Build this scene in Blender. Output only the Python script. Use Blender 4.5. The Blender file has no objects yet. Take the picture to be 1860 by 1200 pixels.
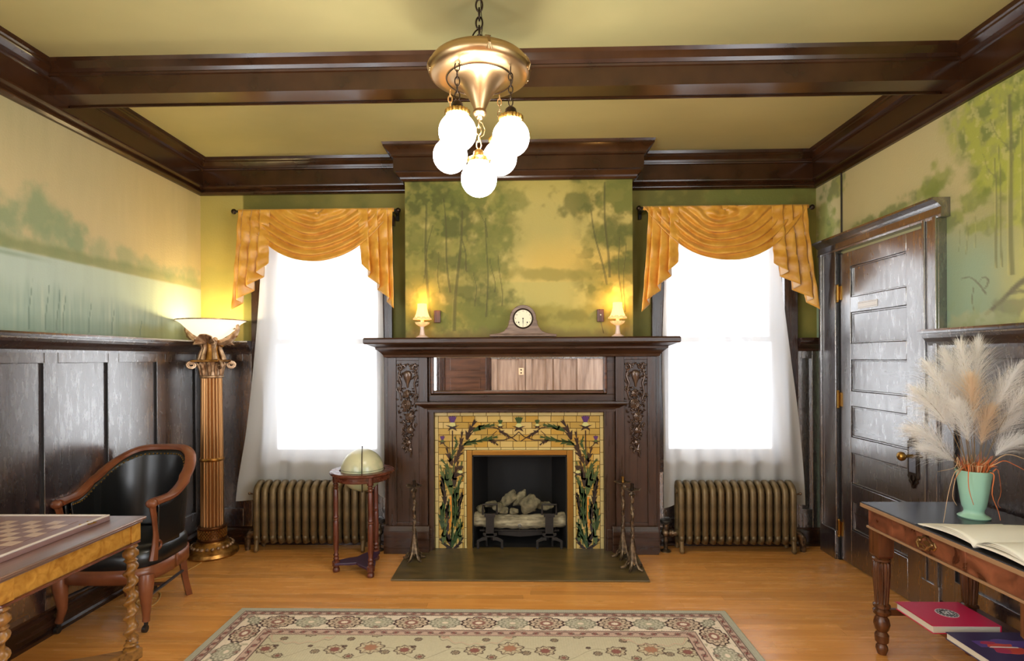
import bpy, math, random
import numpy as np
from mathutils import Vector, Matrix

# ------------------------------------------------------------------ camera
F_PX, PX0, PY0, CAM_H = 1000.0, 921.0, 650.0, 1.42
YAW, ROLL = 0.024, 0.0051
_F = Vector((-YAW, 1, 0)).normalized()
_R0 = Vector((1, YAW, 0)).normalized()
_U0 = Vector((0, 0, 1))
_R = _R0 * math.cos(ROLL) - _U0 * math.sin(ROLL)
_U = _R0 * math.sin(ROLL) + _U0 * math.cos(ROLL)
EYE = Vector((0, 0, CAM_H))
scene = bpy.context.scene
COL = scene.collection
cd = bpy.data.cameras.new('camera')
cam = bpy.data.objects.new('camera', cd)
COL.objects.link(cam)
cam.matrix_world = Matrix(((_R.x, _U.x, -_F.x, 0), (_R.y, _U.y, -_F.y, 0), (_R.z, _U.z, -_F.z, CAM_H), (0, 0, 0, 1)))
cd.sensor_width = 36
cd.lens = F_PX * 36 / 1860
cd.shift_x = (930 - PX0) / 1860
cd.shift_y = (PY0 - 600) / 1860
cd.clip_start = 0.05
scene.camera = cam
vs = scene.view_settings
vs.view_transform = 'Standard'
vs.look = 'None'
vs.gamma = 1
vs.use_curve_mapping = False
vs.exposure = 1.08
scene.cycles.max_bounces = 10
scene.cycles.transparent_max_bounces = 12
scene.cycles.diffuse_bounces = 5
scene.cycles.glossy_bounces = 4
scene.cycles.sample_clamp_indirect = 6
scene.cycles.caustics_reflective = False
scene.cycles.caustics_refractive = False

def P(px, py, Y=None, X=None, Z=None):
    """world point seen at a pixel of the 1860x1200 photo, on the plane Y=, X= or Z= (a measuring aid)"""
    d = _F + _R * ((px - PX0) / F_PX) - _U * ((py - PY0) / F_PX)
    if Y is not None: t = Y / d.y
    elif X is not None: t = X / d.x
    else: t = (Z - CAM_H) / d.z
    return EYE + d * t

# ------------------------------------------------------------------ room sizes (metres)
D = 4.24            # back wall
XL, XR = -2.49, 2.254
YR = -1.8           # rear wall, behind the camera
ZC = 2.964          # ceiling
ZL = 1.56           # wainscot ledge / mantel height
BX0, BX1, YB = -0.842, 0.822, 4.03    # chimney breast
WIN = [(-1.97, -1.08), (1.10, 1.99)]
WZ0, WZ1 = 0.65, 2.44

# ------------------------------------------------------------------ world and main lights
W = bpy.data.worlds.new('sky'); scene.world = W; W.use_nodes = True
wn = W.node_tree.nodes; wl = W.node_tree.links
bg = wn['Background']
bg.inputs[0].default_value = (0.96, 0.975, 1.0, 1)
bg.inputs[1].default_value = 5.2

def portal(name, loc, rot, sx, sy):
    l = bpy.data.lights.new(name, 'AREA'); l.shape = 'RECTANGLE'; l.size = sx; l.size_y = sy
    l.cycles.is_portal = True
    o = bpy.data.objects.new(name, l); o.location = loc; o.rotation_euler = rot; COL.objects.link(o)
H = math.pi / 2
for wx0, wx1 in WIN:
    portal('window_portal', ((wx0 + wx1) / 2, D + 0.2, (WZ0 + WZ1) / 2), (-H, 0, 0), wx1 - wx0, WZ1 - WZ0)
# windows behind the camera: rear wall left and right; side-wall pair added for light
RW = [(-2.32, -1.46, 0.5, 2.5), (0.75, 1.75, 1.62, 2.6)]
SWL = (-1.3, 0.9, 0.45, 2.6)
SWR = (-1.3, 0.9, 0.45, 2.6)
for x0, x1, z0, z1 in RW:
    portal('window_portal', ((x0 + x1) / 2, YR - 0.2, (z0 + z1) / 2), (H, 0, 0), x1 - x0, z1 - z0)
portal('window_portal', (XL - 0.2, (SWL[0] + SWL[1]) / 2, (SWL[2] + SWL[3]) / 2), (0, -H, 0), SWL[3] - SWL[2], SWL[1] - SWL[0])
portal('window_portal', (XR + 0.2, (SWR[0] + SWR[1]) / 2, (SWR[2] + SWR[3]) / 2), (0, H, 0), SWR[3] - SWR[2], SWR[1] - SWR[0])

def point_light(name, loc, watts, col, r=0.03, parent=None):
    l = bpy.data.lights.new(name, 'POINT'); l.energy = watts; l.color = col; l.shadow_soft_size = r
    o = bpy.data.objects.new(name, l); o.location = loc; COL.objects.link(o)
    if parent: o.parent = parent
    return o

# ------------------------------------------------------------------ colour helpers and materials
def lin(r, g, b):
    f = lambda c: (c / 255 / 12.92) if c / 255 <= 0.04045 else ((c / 255 + 0.055) / 1.055) ** 2.4
    return (f(r), f(g), f(b), 1)

M = {}
def mat(name, col, rough=0.5, metal=0.0, emis=None, estr=0.0, spec=0.5, coat=0.0, coat_rough=0.1):
    m = bpy.data.materials.new(name); m.use_nodes = True
    b = m.node_tree.nodes['Principled BSDF']
    b.inputs['Base Color'].default_value = col
    b.inputs['Roughness'].default_value = rough
    b.inputs['Metallic'].default_value = metal
    b.inputs['Specular IOR Level'].default_value = spec
    b.inputs['Coat Weight'].default_value = coat
    b.inputs['Coat Roughness'].default_value = coat_rough
    if emis: b.inputs['Emission Color'].default_value = emis; b.inputs['Emission Strength'].default_value = estr
    M[name] = m
    return m, b

def noise_col(m, b, c1, c2, scale=(1, 1, 1), nscale=5, detail=6, lo=0.35, hi=0.65, bump=0.0, rough=None, dist=0.0, bumpscale=None, coord='Object'):
    nt = m.node_tree; n = nt.nodes; l = nt.links
    tc = n.new('ShaderNodeTexCoord'); mp = n.new('ShaderNodeMapping'); mp.inputs['Scale'].default_value = scale
    l.new(tc.outputs[coord], mp.inputs[0])
    ns = n.new('ShaderNodeTexNoise'); ns.inputs['Scale'].default_value = nscale; ns.inputs['Detail'].default_value = detail
    ns.inputs['Distortion'].default_value = dist
    l.new(mp.outputs[0], ns.inputs['Vector'])
    cr = n.new('ShaderNodeValToRGB'); cr.color_ramp.elements[0].position = lo; cr.color_ramp.elements[1].position = hi
    cr.color_ramp.elements[0].color = c1; cr.color_ramp.elements[1].color = c2
    l.new(ns.outputs['Fac'], cr.inputs[0]); l.new(cr.outputs[0], b.inputs['Base Color'])
    if rough:
        mr = n.new('ShaderNodeMapRange'); mr.inputs['To Min'].default_value = rough[0]; mr.inputs['To Max'].default_value = rough[1]
        mr.inputs['From Min'].default_value = 0.3; mr.inputs['From Max'].default_value = 0.7
        l.new(ns.outputs['Fac'], mr.inputs[0]); l.new(mr.outputs[0], b.inputs['Roughness'])
    if bump:
        bp = n.new('ShaderNodeBump'); bp.inputs['Strength'].default_value = bump; bp.inputs['Distance'].default_value = 0.01
        if bumpscale:
            n2 = n.new('ShaderNodeTexNoise'); n2.inputs['Scale'].default_value = bumpscale; n2.inputs['Detail'].default_value = 4
            l.new(mp.outputs[0], n2.inputs['Vector']); l.new(n2.outputs['Fac'], bp.inputs['Height'])
        else:
            l.new(ns.outputs['Fac'], bp.inputs['Height'])
        l.new(bp.outputs[0], b.inputs['Normal'])
    return ns

def wood(name, c1, c2, axis='z', rough=(0.25, 0.4), nscale=6, stretch=9, bump=0.06, coat=0.0, spec=0.5):
    m, b = mat(name, c1, 0.3, coat=coat, spec=spec)
    s = {'x': (1, stretch, stretch), 'y': (stretch, 1, stretch), 'z': (stretch, stretch, 1)}[axis]
    noise_col(m, b, c1, c2, s, nscale, 6, 0.3, 0.7, bump, rough, dist=0.3)
    return m
DK1, DK2 = lin(32, 17, 11), lin(58, 34, 22)
for ax in 'xyz':
    wood('dark_wood_' + ax, DK1, DK2, ax, (0.2, 0.32), nscale=3, stretch=14, bump=0.006, spec=0.6)
    wood('mantel_wood_' + ax, lin(44, 26, 16), lin(72, 44, 26), ax, (0.24, 0.36), nscale=3, stretch=14, bump=0.008)
    wood('oak_' + ax, lin(92, 56, 18), lin(150, 102, 42), ax, (0.25, 0.4), nscale=5, stretch=10)
    wood('mahogany_' + ax, lin(66, 30, 19), lin(112, 58, 38), ax, (0.2, 0.35), nscale=4, stretch=10)
    wood('walnut_' + ax, lin(60, 32, 16), lin(112, 66, 34), ax, (0.25, 0.4), nscale=4, stretch=10)
m, b = mat('crown_wood', lin(60, 34, 18), 0.25, spec=0.6)
noise_col(m, b, lin(40, 22, 12), lin(70, 42, 22), (1, 1, 1), 5, 3, 0.2, 0.8, 0.03, (0.16, 0.26))
mat('shade_dark', lin(18, 12, 10), 0.6)
def mat_crackle(m, b):
    # worn, blotchy varnish: gloss varies in patches and fine vertical runs
    n = m.node_tree.nodes; l = m.node_tree.links
    tc = n.new('ShaderNodeTexCoord'); mp = n.new('ShaderNodeMapping'); mp.inputs['Scale'].default_value = (9, 9, 2.2)
    ns = n.new('ShaderNodeTexNoise'); ns.inputs['Scale'].default_value = 4; ns.inputs['Detail'].default_value = 9; ns.inputs['Roughness'].default_value = .7
    l.new(tc.outputs['Object'], mp.inputs[0]); l.new(mp.outputs[0], ns.inputs['Vector'])
    mr = n.new('ShaderNodeMapRange'); mr.inputs['From Min'].default_value = .38; mr.inputs['From Max'].default_value = .62; mr.inputs['To Min'].default_value = .6; mr.inputs['To Max'].default_value = 1
    l.new(ns.outputs['Fac'], mr.inputs[0]); l.new(mr.outputs[0], b.inputs['Coat Weight'])
# painted over wainscot of the side walls: old crackled varnish
def varnish(name, ax):
    m, b = mat(name, DK1, 0.2, spec=0.9, coat=1.0, coat_rough=0.22)
    b.inputs['Coat IOR'].default_value = 3.6; b.inputs['IOR'].default_value = 1.6
    mat_crackle(m, b)
    s = {'x': (1, 12, 12), 'y': (12, 1, 12), 'z': (12, 12, 1)}[ax]
    noise_col(m, b, lin(36, 25, 26), lin(50, 36, 37), s, 2.2, 8, 0.3, 0.75, 0.02, (0.25, 0.4), dist=0.6)
    return m
varnish('varnish_z', 'z'); varnish('varnish_y', 'y'); varnish('varnish_x', 'x')

# floor boards: warm orange strip oak, tone changes from board to board (object random)
m, b = mat('floor_wood', lin(196, 120, 46), 0.22, spec=0.5)
nt = m.node_tree; n = nt.nodes; l = nt.links
ns = noise_col(m, b, lin(208, 134, 62), lin(234, 168, 90), (1.2, 16, 1), 1.6, 4, 0.15, 0.85, 0.012, (0.2, 0.3), dist=0.4)
cr = [x for x in n if x.type == 'VALTORGB'][0]
oi = n.new('ShaderNodeObjectInfo'); hs = n.new('ShaderNodeHueSaturation'); mr = n.new('ShaderNodeMapRange')
mr.inputs['To Min'].default_value = 0.86; mr.inputs['To Max'].default_value = 1.1
l.new(oi.outputs['Random'], mr.inputs[0]); l.new(mr.outputs[0], hs.inputs['Value']); l.new(cr.outputs[0], hs.inputs['Color']); l.new(hs.outputs[0], b.inputs['Base Color'])

def vcol(name, rough=0.7, bump=0.0, bscale=60, spec=0.3):
    m, b = mat(name, (1, 1, 1, 1), rough, spec=spec)
    n = m.node_tree.nodes; l = m.node_tree.links
    a = n.new('ShaderNodeAttribute'); a.attribute_name = 'paint'
    l.new(a.outputs['Color'], b.inputs['Base Color'])
    if bump:
        tc = n.new('ShaderNodeTexCoord'); ns = n.new('ShaderNodeTexNoise'); ns.inputs['Scale'].default_value = bscale
        bp = n.new('ShaderNodeBump'); bp.inputs['Strength'].default_value = bump; bp.inputs['Distance'].default_value = 0.004
        l.new(tc.outputs['Object'], ns.inputs['Vector']); l.new(ns.outputs['Fac'], bp.inputs['Height']); l.new(bp.outputs[0], b.inputs['Normal'])
vcol('mural', 0.62, 0.25, 90)
vcol('rug', 0.95, 0.5, 400, 0.1)

m, b = mat('ceiling_paint', lin(190, 180, 110), 0.6, spec=0.3)
noise_col(m, b, lin(170, 166, 118), lin(194, 186, 132), (1, 1.6, 1), 0.8, 4, 0.3, 0.7, 0.04, bumpscale=7)
m, b = mat('olive_wall', lin(128, 120, 58), 0.65, spec=0.3)
noise_col(m, b, lin(116, 110, 52), lin(146, 136, 70), (1, 1, 1), 3, 5, 0.3, 0.7, 0.05, bumpscale=40)
mat('outside_render', lin(225, 225, 222), 0.9)
mat('brass', lin(168, 128, 64), 0.3, 1.0)
mat('antique_brass', lin(178, 148, 108), 0.34, 1.0)
mat('dark_bronze', lin(58, 46, 36), 0.35, 0.9)
mat('iron', lin(52, 46, 42), 0.45, 0.5)
mat('steel_blue', lin(130, 130, 138), 0.3, 0.9)
m, b = mat('chair_wood', lin(120, 66, 44), 0.3)
noise_col(m, b, lin(98, 50, 28), lin(142, 84, 52), (1, 1, 1), 7, 4, 0.2, 0.8)
wood('rear_wood_z', lin(120, 98, 84), lin(168, 146, 130), 'z', (0.3, 0.45), nscale=2, stretch=10, bump=0.03)  # pale tone stands for the sheen on the rear panels
wood('rear_door_x', lin(50, 30, 20), lin(92, 58, 38), 'x', (0.3, 0.45), nscale=2, stretch=10, bump=0.03)
m, b = mat('rust_bronze', lin(96, 78, 58), 0.42, 0.75)
noise_col(m, b, lin(62, 50, 40), lin(140, 116, 88), (1, 1, 1), 40, 3, 0.35, 0.65, 0.1)
m, b = mat('gilt', lin(170, 112, 48), 0.34, 0.85)
noise_col(m, b, lin(120, 74, 30), lin(206, 150, 74), (1, 1, 1), 22, 4, 0.3, 0.7, 0.1)
m, b = mat('gilt_shaft', lin(176, 128, 80), 0.3, 0.8)
m, b = mat('gilt_dark', lin(96, 56, 26), 0.4, 0.8)
m, b = mat('gilt_pale', lin(190, 150, 110), 0.38, 0.7)
noise_col(m, b, lin(120, 84, 50), lin(216, 184, 150), (1, 1, 1), 25, 4, 0.3, 0.7, 0.1)
m, b = mat('radiator', lin(124, 108, 76), 0.42, 0.45)
noise_col(m, b, lin(86, 72, 48), lin(136, 112, 74), (1, 1, 1), 12, 4, 0.3, 0.7, 0.1)
mat('carving', lin(92, 70, 56), 0.24, 0.35, spec=0.8)
mat('firebox', lin(20, 17, 15), 0.75)
mat('soot_steel', lin(40, 40, 38), 0.4, 0.6)
m, b = mat('burner_log', lin(150, 138, 108), 0.9)
noise_col(m, b, lin(104, 94, 72), lin(186, 172, 138), (1, 5, 5), 10, 5, 0.3, 0.7, 0.6)
m, b = mat('lava_log', lin(136, 124, 92), 0.95)
noise_col(m, b, lin(72, 66, 48), lin(146, 134, 102), (1, 1, 1), 22, 6, 0.3, 0.7, 0.9)
m, b = mat('hearth_stone', lin(94, 76, 42), 0.32)
noise_col(m, b, lin(74, 62, 34), lin(108, 88, 50), (1, 4, 1), 4, 5, 0.3, 0.7, 0.04)
mat('mirror', (0.9, 0.9, 0.9, 1), 0.015, 1.0)
mat('leather', lin(22, 22, 22), 0.28, spec=0.5)
mat('black', lin(12, 11, 11), 0.5)
mat('white_paint', lin(236, 234, 230), 0.4)
mat('cord', lin(206, 160, 84), 0.5)
mat('vase_green', lin(158, 202, 178), 0.18, spec=0.6)
mat('paper', lin(228, 222, 206), 0.8)
mat('page_edge', lin(206, 198, 178), 0.85)
mat('charcoal_ink', lin(60, 58, 54), 0.85)
mat('red_cloth', lin(206, 24, 76), 0.4)
mat('plum_cover', lin(58, 46, 84), 0.35)
mat('orange_print', lin(206, 78, 62), 0.4)
m, b = mat('clock_wood', lin(122, 98, 80), 0.35)
noise_col(m, b, lin(98, 76, 62), lin(138, 112, 94), (1, 1, 8), 10, 4)
mat('dial', lin(238, 228, 196), 0.4)
mat('porcelain', lin(232, 206, 190), 0.2)
mat('slate_top', lin(40, 42, 50), 0.25)
mat('violet_shelf', lin(60, 36, 60), 0.3)
m, b = mat('swag_silk', lin(214, 146, 46), 0.34, spec=0.6)
b.inputs['Sheen Weight'].default_value = 0.15
noise_col(m, b, lin(206, 142, 40), lin(232, 176, 70), (1, 1, 1), 14, 5, 0.3, 0.7, 0.3)
mat('lining', lin(226, 196, 160), 0.7)
for i, c in enumerate([(190, 156, 82), (200, 168, 94), (180, 146, 72), (206, 176, 108), (190, 148, 66)]):
    mat('tile_%d' % i, lin(*c), 0.16, spec=0.6)
mat('tile_border', lin(206, 184, 122), 0.16, spec=0.6)
mat('grout', lin(70, 50, 30), 0.8)
mat('leaf_green', lin(50, 74, 38), 0.18, spec=0.6)
mat('leaf_olive', lin(80, 96, 52), 0.18, spec=0.6)
mat('leaf_dark', lin(46, 34, 30), 0.18, spec=0.6)
mat('thistle_purple', lin(84, 48, 104), 0.18, spec=0.6)
mat('thistle_bulb', lin(206, 200, 130), 0.18, spec=0.6)
mat('orange_tile', lin(220, 140, 50), 0.18, spec=0.6)

m, b = mat('globe_map', lin(190, 186, 130), 0.28, coat=0.3)
noise_col(m, b, lin(160, 170, 132), lin(206, 200, 160), (1, 1, 1), 3, 5, 0.46, 0.54, coord='Object')
m, b = mat('globe_lower', lin(214, 186, 130), 0.3)

def glass_mat(name, tint, tr):
    m = bpy.data.materials.new(name); m.use_nodes = True; n = m.node_tree.nodes; l = m.node_tree.links
    n.remove(n['Principled BSDF']); out = n['Material Output']
    t = n.new('ShaderNodeBsdfTransparent'); t.inputs[0].default_value = tint
    g = n.new('ShaderNodeBsdfGlossy'); g.inputs['Roughness'].default_value = 0.02
    mx = n.new('ShaderNodeMixShader'); mx.inputs[0].default_value = tr
    l.new(t.outputs[0], mx.inputs[1]); l.new(g.outputs[0], mx.inputs[2]); l.new(mx.outputs[0], out.inputs[0])
    M[name] = m
glass_mat('window_glass', (0.95, 0.96, 0.97, 1), 0.06)

# sheer voile: lets light through, scatters some of it
m = bpy.data.materials.new('sheer'); m.use_nodes = True; n = m.node_tree.nodes; l = m.node_tree.links
n.remove(n['Principled BSDF']); out = n['Material Output']
t = n.new('ShaderNodeBsdfTransparent'); t.inputs[0].default_value = (.40, .405, .41, 1); tl = n.new('ShaderNodeBsdfTranslucent'); df = n.new('ShaderNodeBsdfDiffuse')
tl.inputs[0].default_value = (0.46, 0.46, 0.47, 1); df.inputs[0].default_value = (0.95, 0.93, 0.90, 1)
m1 = n.new('ShaderNodeMixShader'); m1.inputs[0].default_value = 0.66; l.new(tl.outputs[0], m1.inputs[1]); l.new(df.outputs[0], m1.inputs[2])
m2 = n.new('ShaderNodeMixShader'); m2.inputs[0].default_value = 0.76; l.new(t.outputs[0], m2.inputs[1]); l.new(m1.outputs[0], m2.inputs[2])
l.new(m2.outputs[0], out.inputs[0]); M['sheer'] = m

mat('lamp_globe', (1, 0.96, 0.9, 1), 0.3, emis=(1, 0.95, 0.88, 1), estr=15)
mat('shade_glow', lin(240, 190, 110), 0.6, emis=(1, 0.55, 0.16, 1), estr=1.1)
m, b = mat('burl', lin(176, 124, 48), 0.25, spec=0.6)
noise_col(m, b, lin(146, 96, 34), lin(190, 138, 58), (1, 1, 1), 22, 5, 0.3, 0.7, 0.03, dist=1.2)
m, b = mat('worn_wood', lin(110, 56, 34), 0.28, spec=0.6)
noise_col(m, b, lin(70, 34, 20), lin(146, 84, 54), (1, 1, 1), 11, 8, 0.35, 0.7, 0.12, (0.2, 0.5), dist=0.8)
m, b = mat('table_varnish', lin(104, 72, 64), 0.3, spec=0.8, coat=0.8, coat_rough=0.22)
noise_col(m, b, lin(84, 54, 44), lin(118, 82, 70), (12, 1, 12), 3, 5, 0.3, 0.7, 0.02)
b.inputs['Coat IOR'].default_value = 2.0
mat('edge_wood', lin(150, 116, 84), 0.4)
mat('board_wood', lin(128, 96, 92), 0.3, spec=0.8)
mat('board_edge', lin(206, 190, 178), 0.4)
mat('square_light', lin(190, 160, 136), 0.3, spec=0.8)
mat('square_dark', lin(126, 90, 82), 0.3, spec=0.8)
mat('emblem_white', lin(226, 224, 218), 0.5)
mat('red_groove', lin(170, 14, 56), 0.5)
mat('violet_print', lin(96, 70, 140), 0.35)
mat('rose_print', lin(176, 50, 84), 0.35)
mat('stalk', lin(120, 96, 60), 0.7)
mat('raffia', lin(206, 108, 52), 0.7)
mat('raffia_pale', lin(214, 176, 132), 0.7)
for nm, c in (('pampas_white', lin(253, 252, 250)), ('pampas_tan', lin(246, 230, 208))):
    m = bpy.data.materials.new(nm); m.use_nodes = True; n = m.node_tree.nodes; l = m.node_tree.links
    n.remove(n['Principled BSDF']); t = n.new('ShaderNodeBsdfTranslucent'); d = n.new('ShaderNodeBsdfDiffuse'); x = n.new('ShaderNodeMixShader')
    t.inputs[0].default_value = c; d.inputs[0].default_value = c; x.inputs[0].default_value = 0.5
    l.new(t.outputs[0], x.inputs[1]); l.new(d.outputs[0], x.inputs[2]); l.new(x.outputs[0], n['Material Output'].inputs[0]); M[nm] = m
mat('shade_cloth', lin(238, 202, 140), 0.6, emis=(1, .6, .22, 1), estr=.22)
mat('bowl_glass', lin(236, 222, 200), 0.3, emis=(1, 0.84, 0.6, 1), estr=0.55)

# ------------------------------------------------------------------ mesh builder
class MB:
    def __init__(s): s.v = []; s.f = []
    def add(s, vs_, fs):
        k = len(s.v); s.v += [tuple(p) for p in vs_]; s.f += [tuple(i + k for i in f) for f in fs]
        return s
    def box(s, x0, x1, y0, y1, z0, z1):
        return s.add([(x0, y0, z0), (x1, y0, z0), (x1, y1, z0), (x0, y1, z0), (x0, y0, z1), (x1, y0, z1), (x1, y1, z1), (x0, y1, z1)],
                     [(0, 3, 2, 1), (4, 5, 6, 7), (0, 1, 5, 4), (1, 2, 6, 5), (2, 3, 7, 6), (3, 0, 4, 7)])
    def frustum(s, c, a, b, z0, z1):      # square taper: half sizes a at z0, b at z1
        x, y = c
        a = a if isinstance(a, tuple) else (a, a); b = b if isinstance(b, tuple) else (b, b)
        return s.add([(x - a[0], y - a[1], z0), (x + a[0], y - a[1], z0), (x + a[0], y + a[1], z0), (x - a[0], y + a[1], z0),
                      (x - b[0], y - b[1], z1), (x + b[0], y - b[1], z1), (x + b[0], y + b[1], z1), (x - b[0], y + b[1], z1)],
                     [(0, 3, 2, 1), (4, 5, 6, 7), (0, 1, 5, 4), (1, 2, 6, 5), (2, 3, 7, 6), (3, 0, 4, 7)])
    def tube(s, pts, r, n=8, closed=False, flat=1.0):
        pts = [Vector(p) for p in pts]; m_ = len(pts)
        rs = r if isinstance(r, (list, tuple)) else [r] * m_
        T = []
        for i in range(m_):
            a = pts[(i - 1) % m_] if (closed or i > 0) else pts[i]
            b = pts[(i + 1) % m_] if (closed or i < m_ - 1) else pts[i]
            T.append((b - a).normalized() if (b - a).length > 1e-9 else Vector((0, 0, 1)))
        up = Vector((0, 0, 1)) if abs(T[0].z) < 0.9 else Vector((0, 1, 0))
        N = (up - T[0] * up.dot(T[0])).normalized()
        V = []
        for i in range(m_):
            N = (N - T[i] * N.dot(T[i]))
            N = N.normalized() if N.length > 1e-6 else T[i].orthogonal().normalized()
            B = T[i].cross(N)
            for k in range(n):
                a = 2 * math.pi * k / n
                V.append(pts[i] + N * (math.cos(a) * rs[i]) + B * (math.sin(a) * rs[i] * flat))
        Fc = []
        for i in range(m_ if closed else m_ - 1):
            j = (i + 1) % m_
            for k in range(n):
                q = (k + 1) % n
                Fc.append((i * n + k, i * n + q, j * n + q, j * n + k))
        if not closed:
            Fc.append(tuple(range(n))[::-1]); Fc.append(tuple((m_ - 1) * n + k for k in range(n)))
        return s.add(V, Fc)
    def lathe(s, prof, c=(0, 0, 0), n=24, fn=None, cap=True):
        V = []; m_ = len(prof)
        for i, (r, z) in enumerate(prof):
            for k in range(n):
                a = 2 * math.pi * k / n
                q = r if fn is None else fn(r, z, a)
                V.append((c[0] + q * math.cos(a), c[1] + q * math.sin(a), c[2] + z))
        Fc = [(i * n + k, i * n + (k + 1) % n, (i + 1) * n + (k + 1) % n, (i + 1) * n + k) for i in range(m_ - 1) for k in range(n)]
        if cap: Fc += [tuple(range(n))[::-1], tuple((m_ - 1) * n + k for k in range(n))]
        return s.add(V, Fc)
    def prism(s, poly, axis, d0, d1):
        """polygon in the plane across an axis ('y': (x,z); 'x': (y,z); 'z': (x,y)), extruded d0..d1"""
        mk = {'y': lambda p, d: (p[0], d, p[1]), 'x': lambda p, d: (d, p[0], p[1]), 'z': lambda p, d: (p[0], p[1], d)}[axis]
        k = len(poly)
        V = [mk(p, d0) for p in poly] + [mk(p, d1) for p in poly]
        Fc = [tuple(range(k))[::-1], tuple(range(k, 2 * k))] + [(i, (i + 1) % k, (i + 1) % k + k, i + k) for i in range(k)]
        return s.add(V, Fc)
    def sweep(s, prof, path, closed=False):
        """profile of (offset to the left of the path, z) swept along XY points with mitred corners"""
        m_ = len(path); V = []; k = len(prof)
        for i in range(m_):
            p = Vector(path[i])
            d0 = d1 = None
            if closed or i > 0: d0 = (p - Vector(path[i - 1])).normalized()
            if closed or i < m_ - 1: d1 = (Vector(path[(i + 1) % m_]) - p).normalized()
            d0 = d0 or d1; d1 = d1 or d0
            n0 = Vector((-d0.y, d0.x)); n1 = Vector((-d1.y, d1.x))
            mit = (n0 + n1).normalized(); mit = mit / max(0.2, mit.dot(n0))
            for o_, z in prof: q = p + mit * o_; V.append((q.x, q.y, z))
        Fc = []
        for i in range(m_ if closed else m_ - 1):
            j = (i + 1) % m_
            for a in range(k - 1): Fc.append((i * k + a, j * k + a, j * k + a + 1, i * k + a + 1))
        if not closed: Fc += [tuple(range(k)), tuple((m_ - 1) * k + a for a in range(k))[::-1]]
        return s.add(V, Fc)
    def ell(s, c, r, nu=12, nv=8, fn=None):
        V = []; r = (r, r, r) if not isinstance(r, (tuple, list)) else r
        for i in range(nv + 1):
            t = math.pi * i / nv
            for k in range(nu):
                a = 2 * math.pi * k / nu
                d = (math.sin(t) * math.cos(a), math.sin(t) * math.sin(a), math.cos(t))
                q = 1 if fn is None else fn(d)
                V.append((c[0] + r[0] * d[0] * q, c[1] + r[1] * d[1] * q, c[2] + r[2] * d[2] * q))
        Fc = [(i * nu + k, (i + 1) * nu + k, (i + 1) * nu + (k + 1) % nu, i * nu + (k + 1) % nu) for i in range(nv) for k in range(nu)]
        return s.add(V, Fc)
    def grid(s, fn, nu, nv):
        V = [fn(i / nu, j / nv) for j in range(nv + 1) for i in range(nu + 1)]
        Fc = [(j * (nu + 1) + i, j * (nu + 1) + i + 1, (j + 1) * (nu + 1) + i + 1, (j + 1) * (nu + 1) + i) for j in range(nv) for i in range(nu)]
        return s.add(V, Fc)
    def torus(s, c, R, r, axis='z', n=24, m_=8, sx=1, sy=1):
        pts = []
        for k in range(n):
            a = 2 * math.pi * k / n; u = R * math.cos(a) * sx; w = R * math.sin(a) * sy
            pts.append({'z': (c[0] + u, c[1] + w, c[2]), 'y': (c[0] + u, c[1], c[2] + w), 'x': (c[0], c[1] + u, c[2] + w)}[axis])
        return s.tube(pts, r, m_, closed=True)
    def shift(s, d): s.v = [(p[0] + d[0], p[1] + d[1], p[2] + d[2]) for p in s.v]; return s
    def build(s, name, m, parent=None, bev=0.0, smooth=None, ang=0.7, world=False, solid=0, mats=None):
        off = Vector((0, 0, 0))
        if world and parent:
            p = parent
            while p: off += p.location; p = p.parent
        me = bpy.data.meshes.new(name)
        me.from_pydata([(p[0] - off.x, p[1] - off.y, p[2] - off.z) for p in s.v], [], s.f)
        me.validate()
        for q in (mats or [m]): me.materials.append(M[q])
        if smooth or (smooth is None and len(s.f) > 30):
            me.shade_smooth(); me.set_sharp_from_angle(angle=ang)
        o = bpy.data.objects.new(name, me); COL.objects.link(o)
        if parent: o.parent = parent
        if bev:
            md = o.modifiers.new('bevel', 'BEVEL'); md.width = bev; md.segments = 2; md.limit_method = 'ANGLE'; md.angle_limit = 0.6
        if solid:
            md = o.modifiers.new('solid', 'SOLIDIFY'); md.thickness = solid; md.offset = 0
            if mats: md.material_offset = 1; md.material_offset_rim = 1; md.offset = 1
        return o
def B(x0, x1, y0, y1, z0, z1): return MB().box(x0, x1, y0, y1, z0, z1)

def tag(o, label, cat, group=None):
    o['label'] = label; o['category'] = cat
    if group: o['group'] = group
    return o
def thing(name, label, cat, loc=(0, 0, 0), rz=0.0, group=None):
    o = bpy.data.objects.new(name, None); COL.objects.link(o); o.location = loc; o.rotation_euler = (0, 0, rz)
    o.empty_display_size = 0.1
    return tag(o, label, cat, group)
def struct(o, label=None):
    o['kind'] = 'structure'
    if label: o['label'] = label
    return o
def holder(name, parent):
    o = bpy.data.objects.new(name, None); COL.objects.link(o); o.parent = parent; o.empty_display_size = 0.05
    return o
def copy_tree(o, parent=None):
    c = o.copy(); COL.objects.link(c); c.parent = parent
    for ch in list(o.children): copy_tree(ch, c)
    return c

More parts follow.
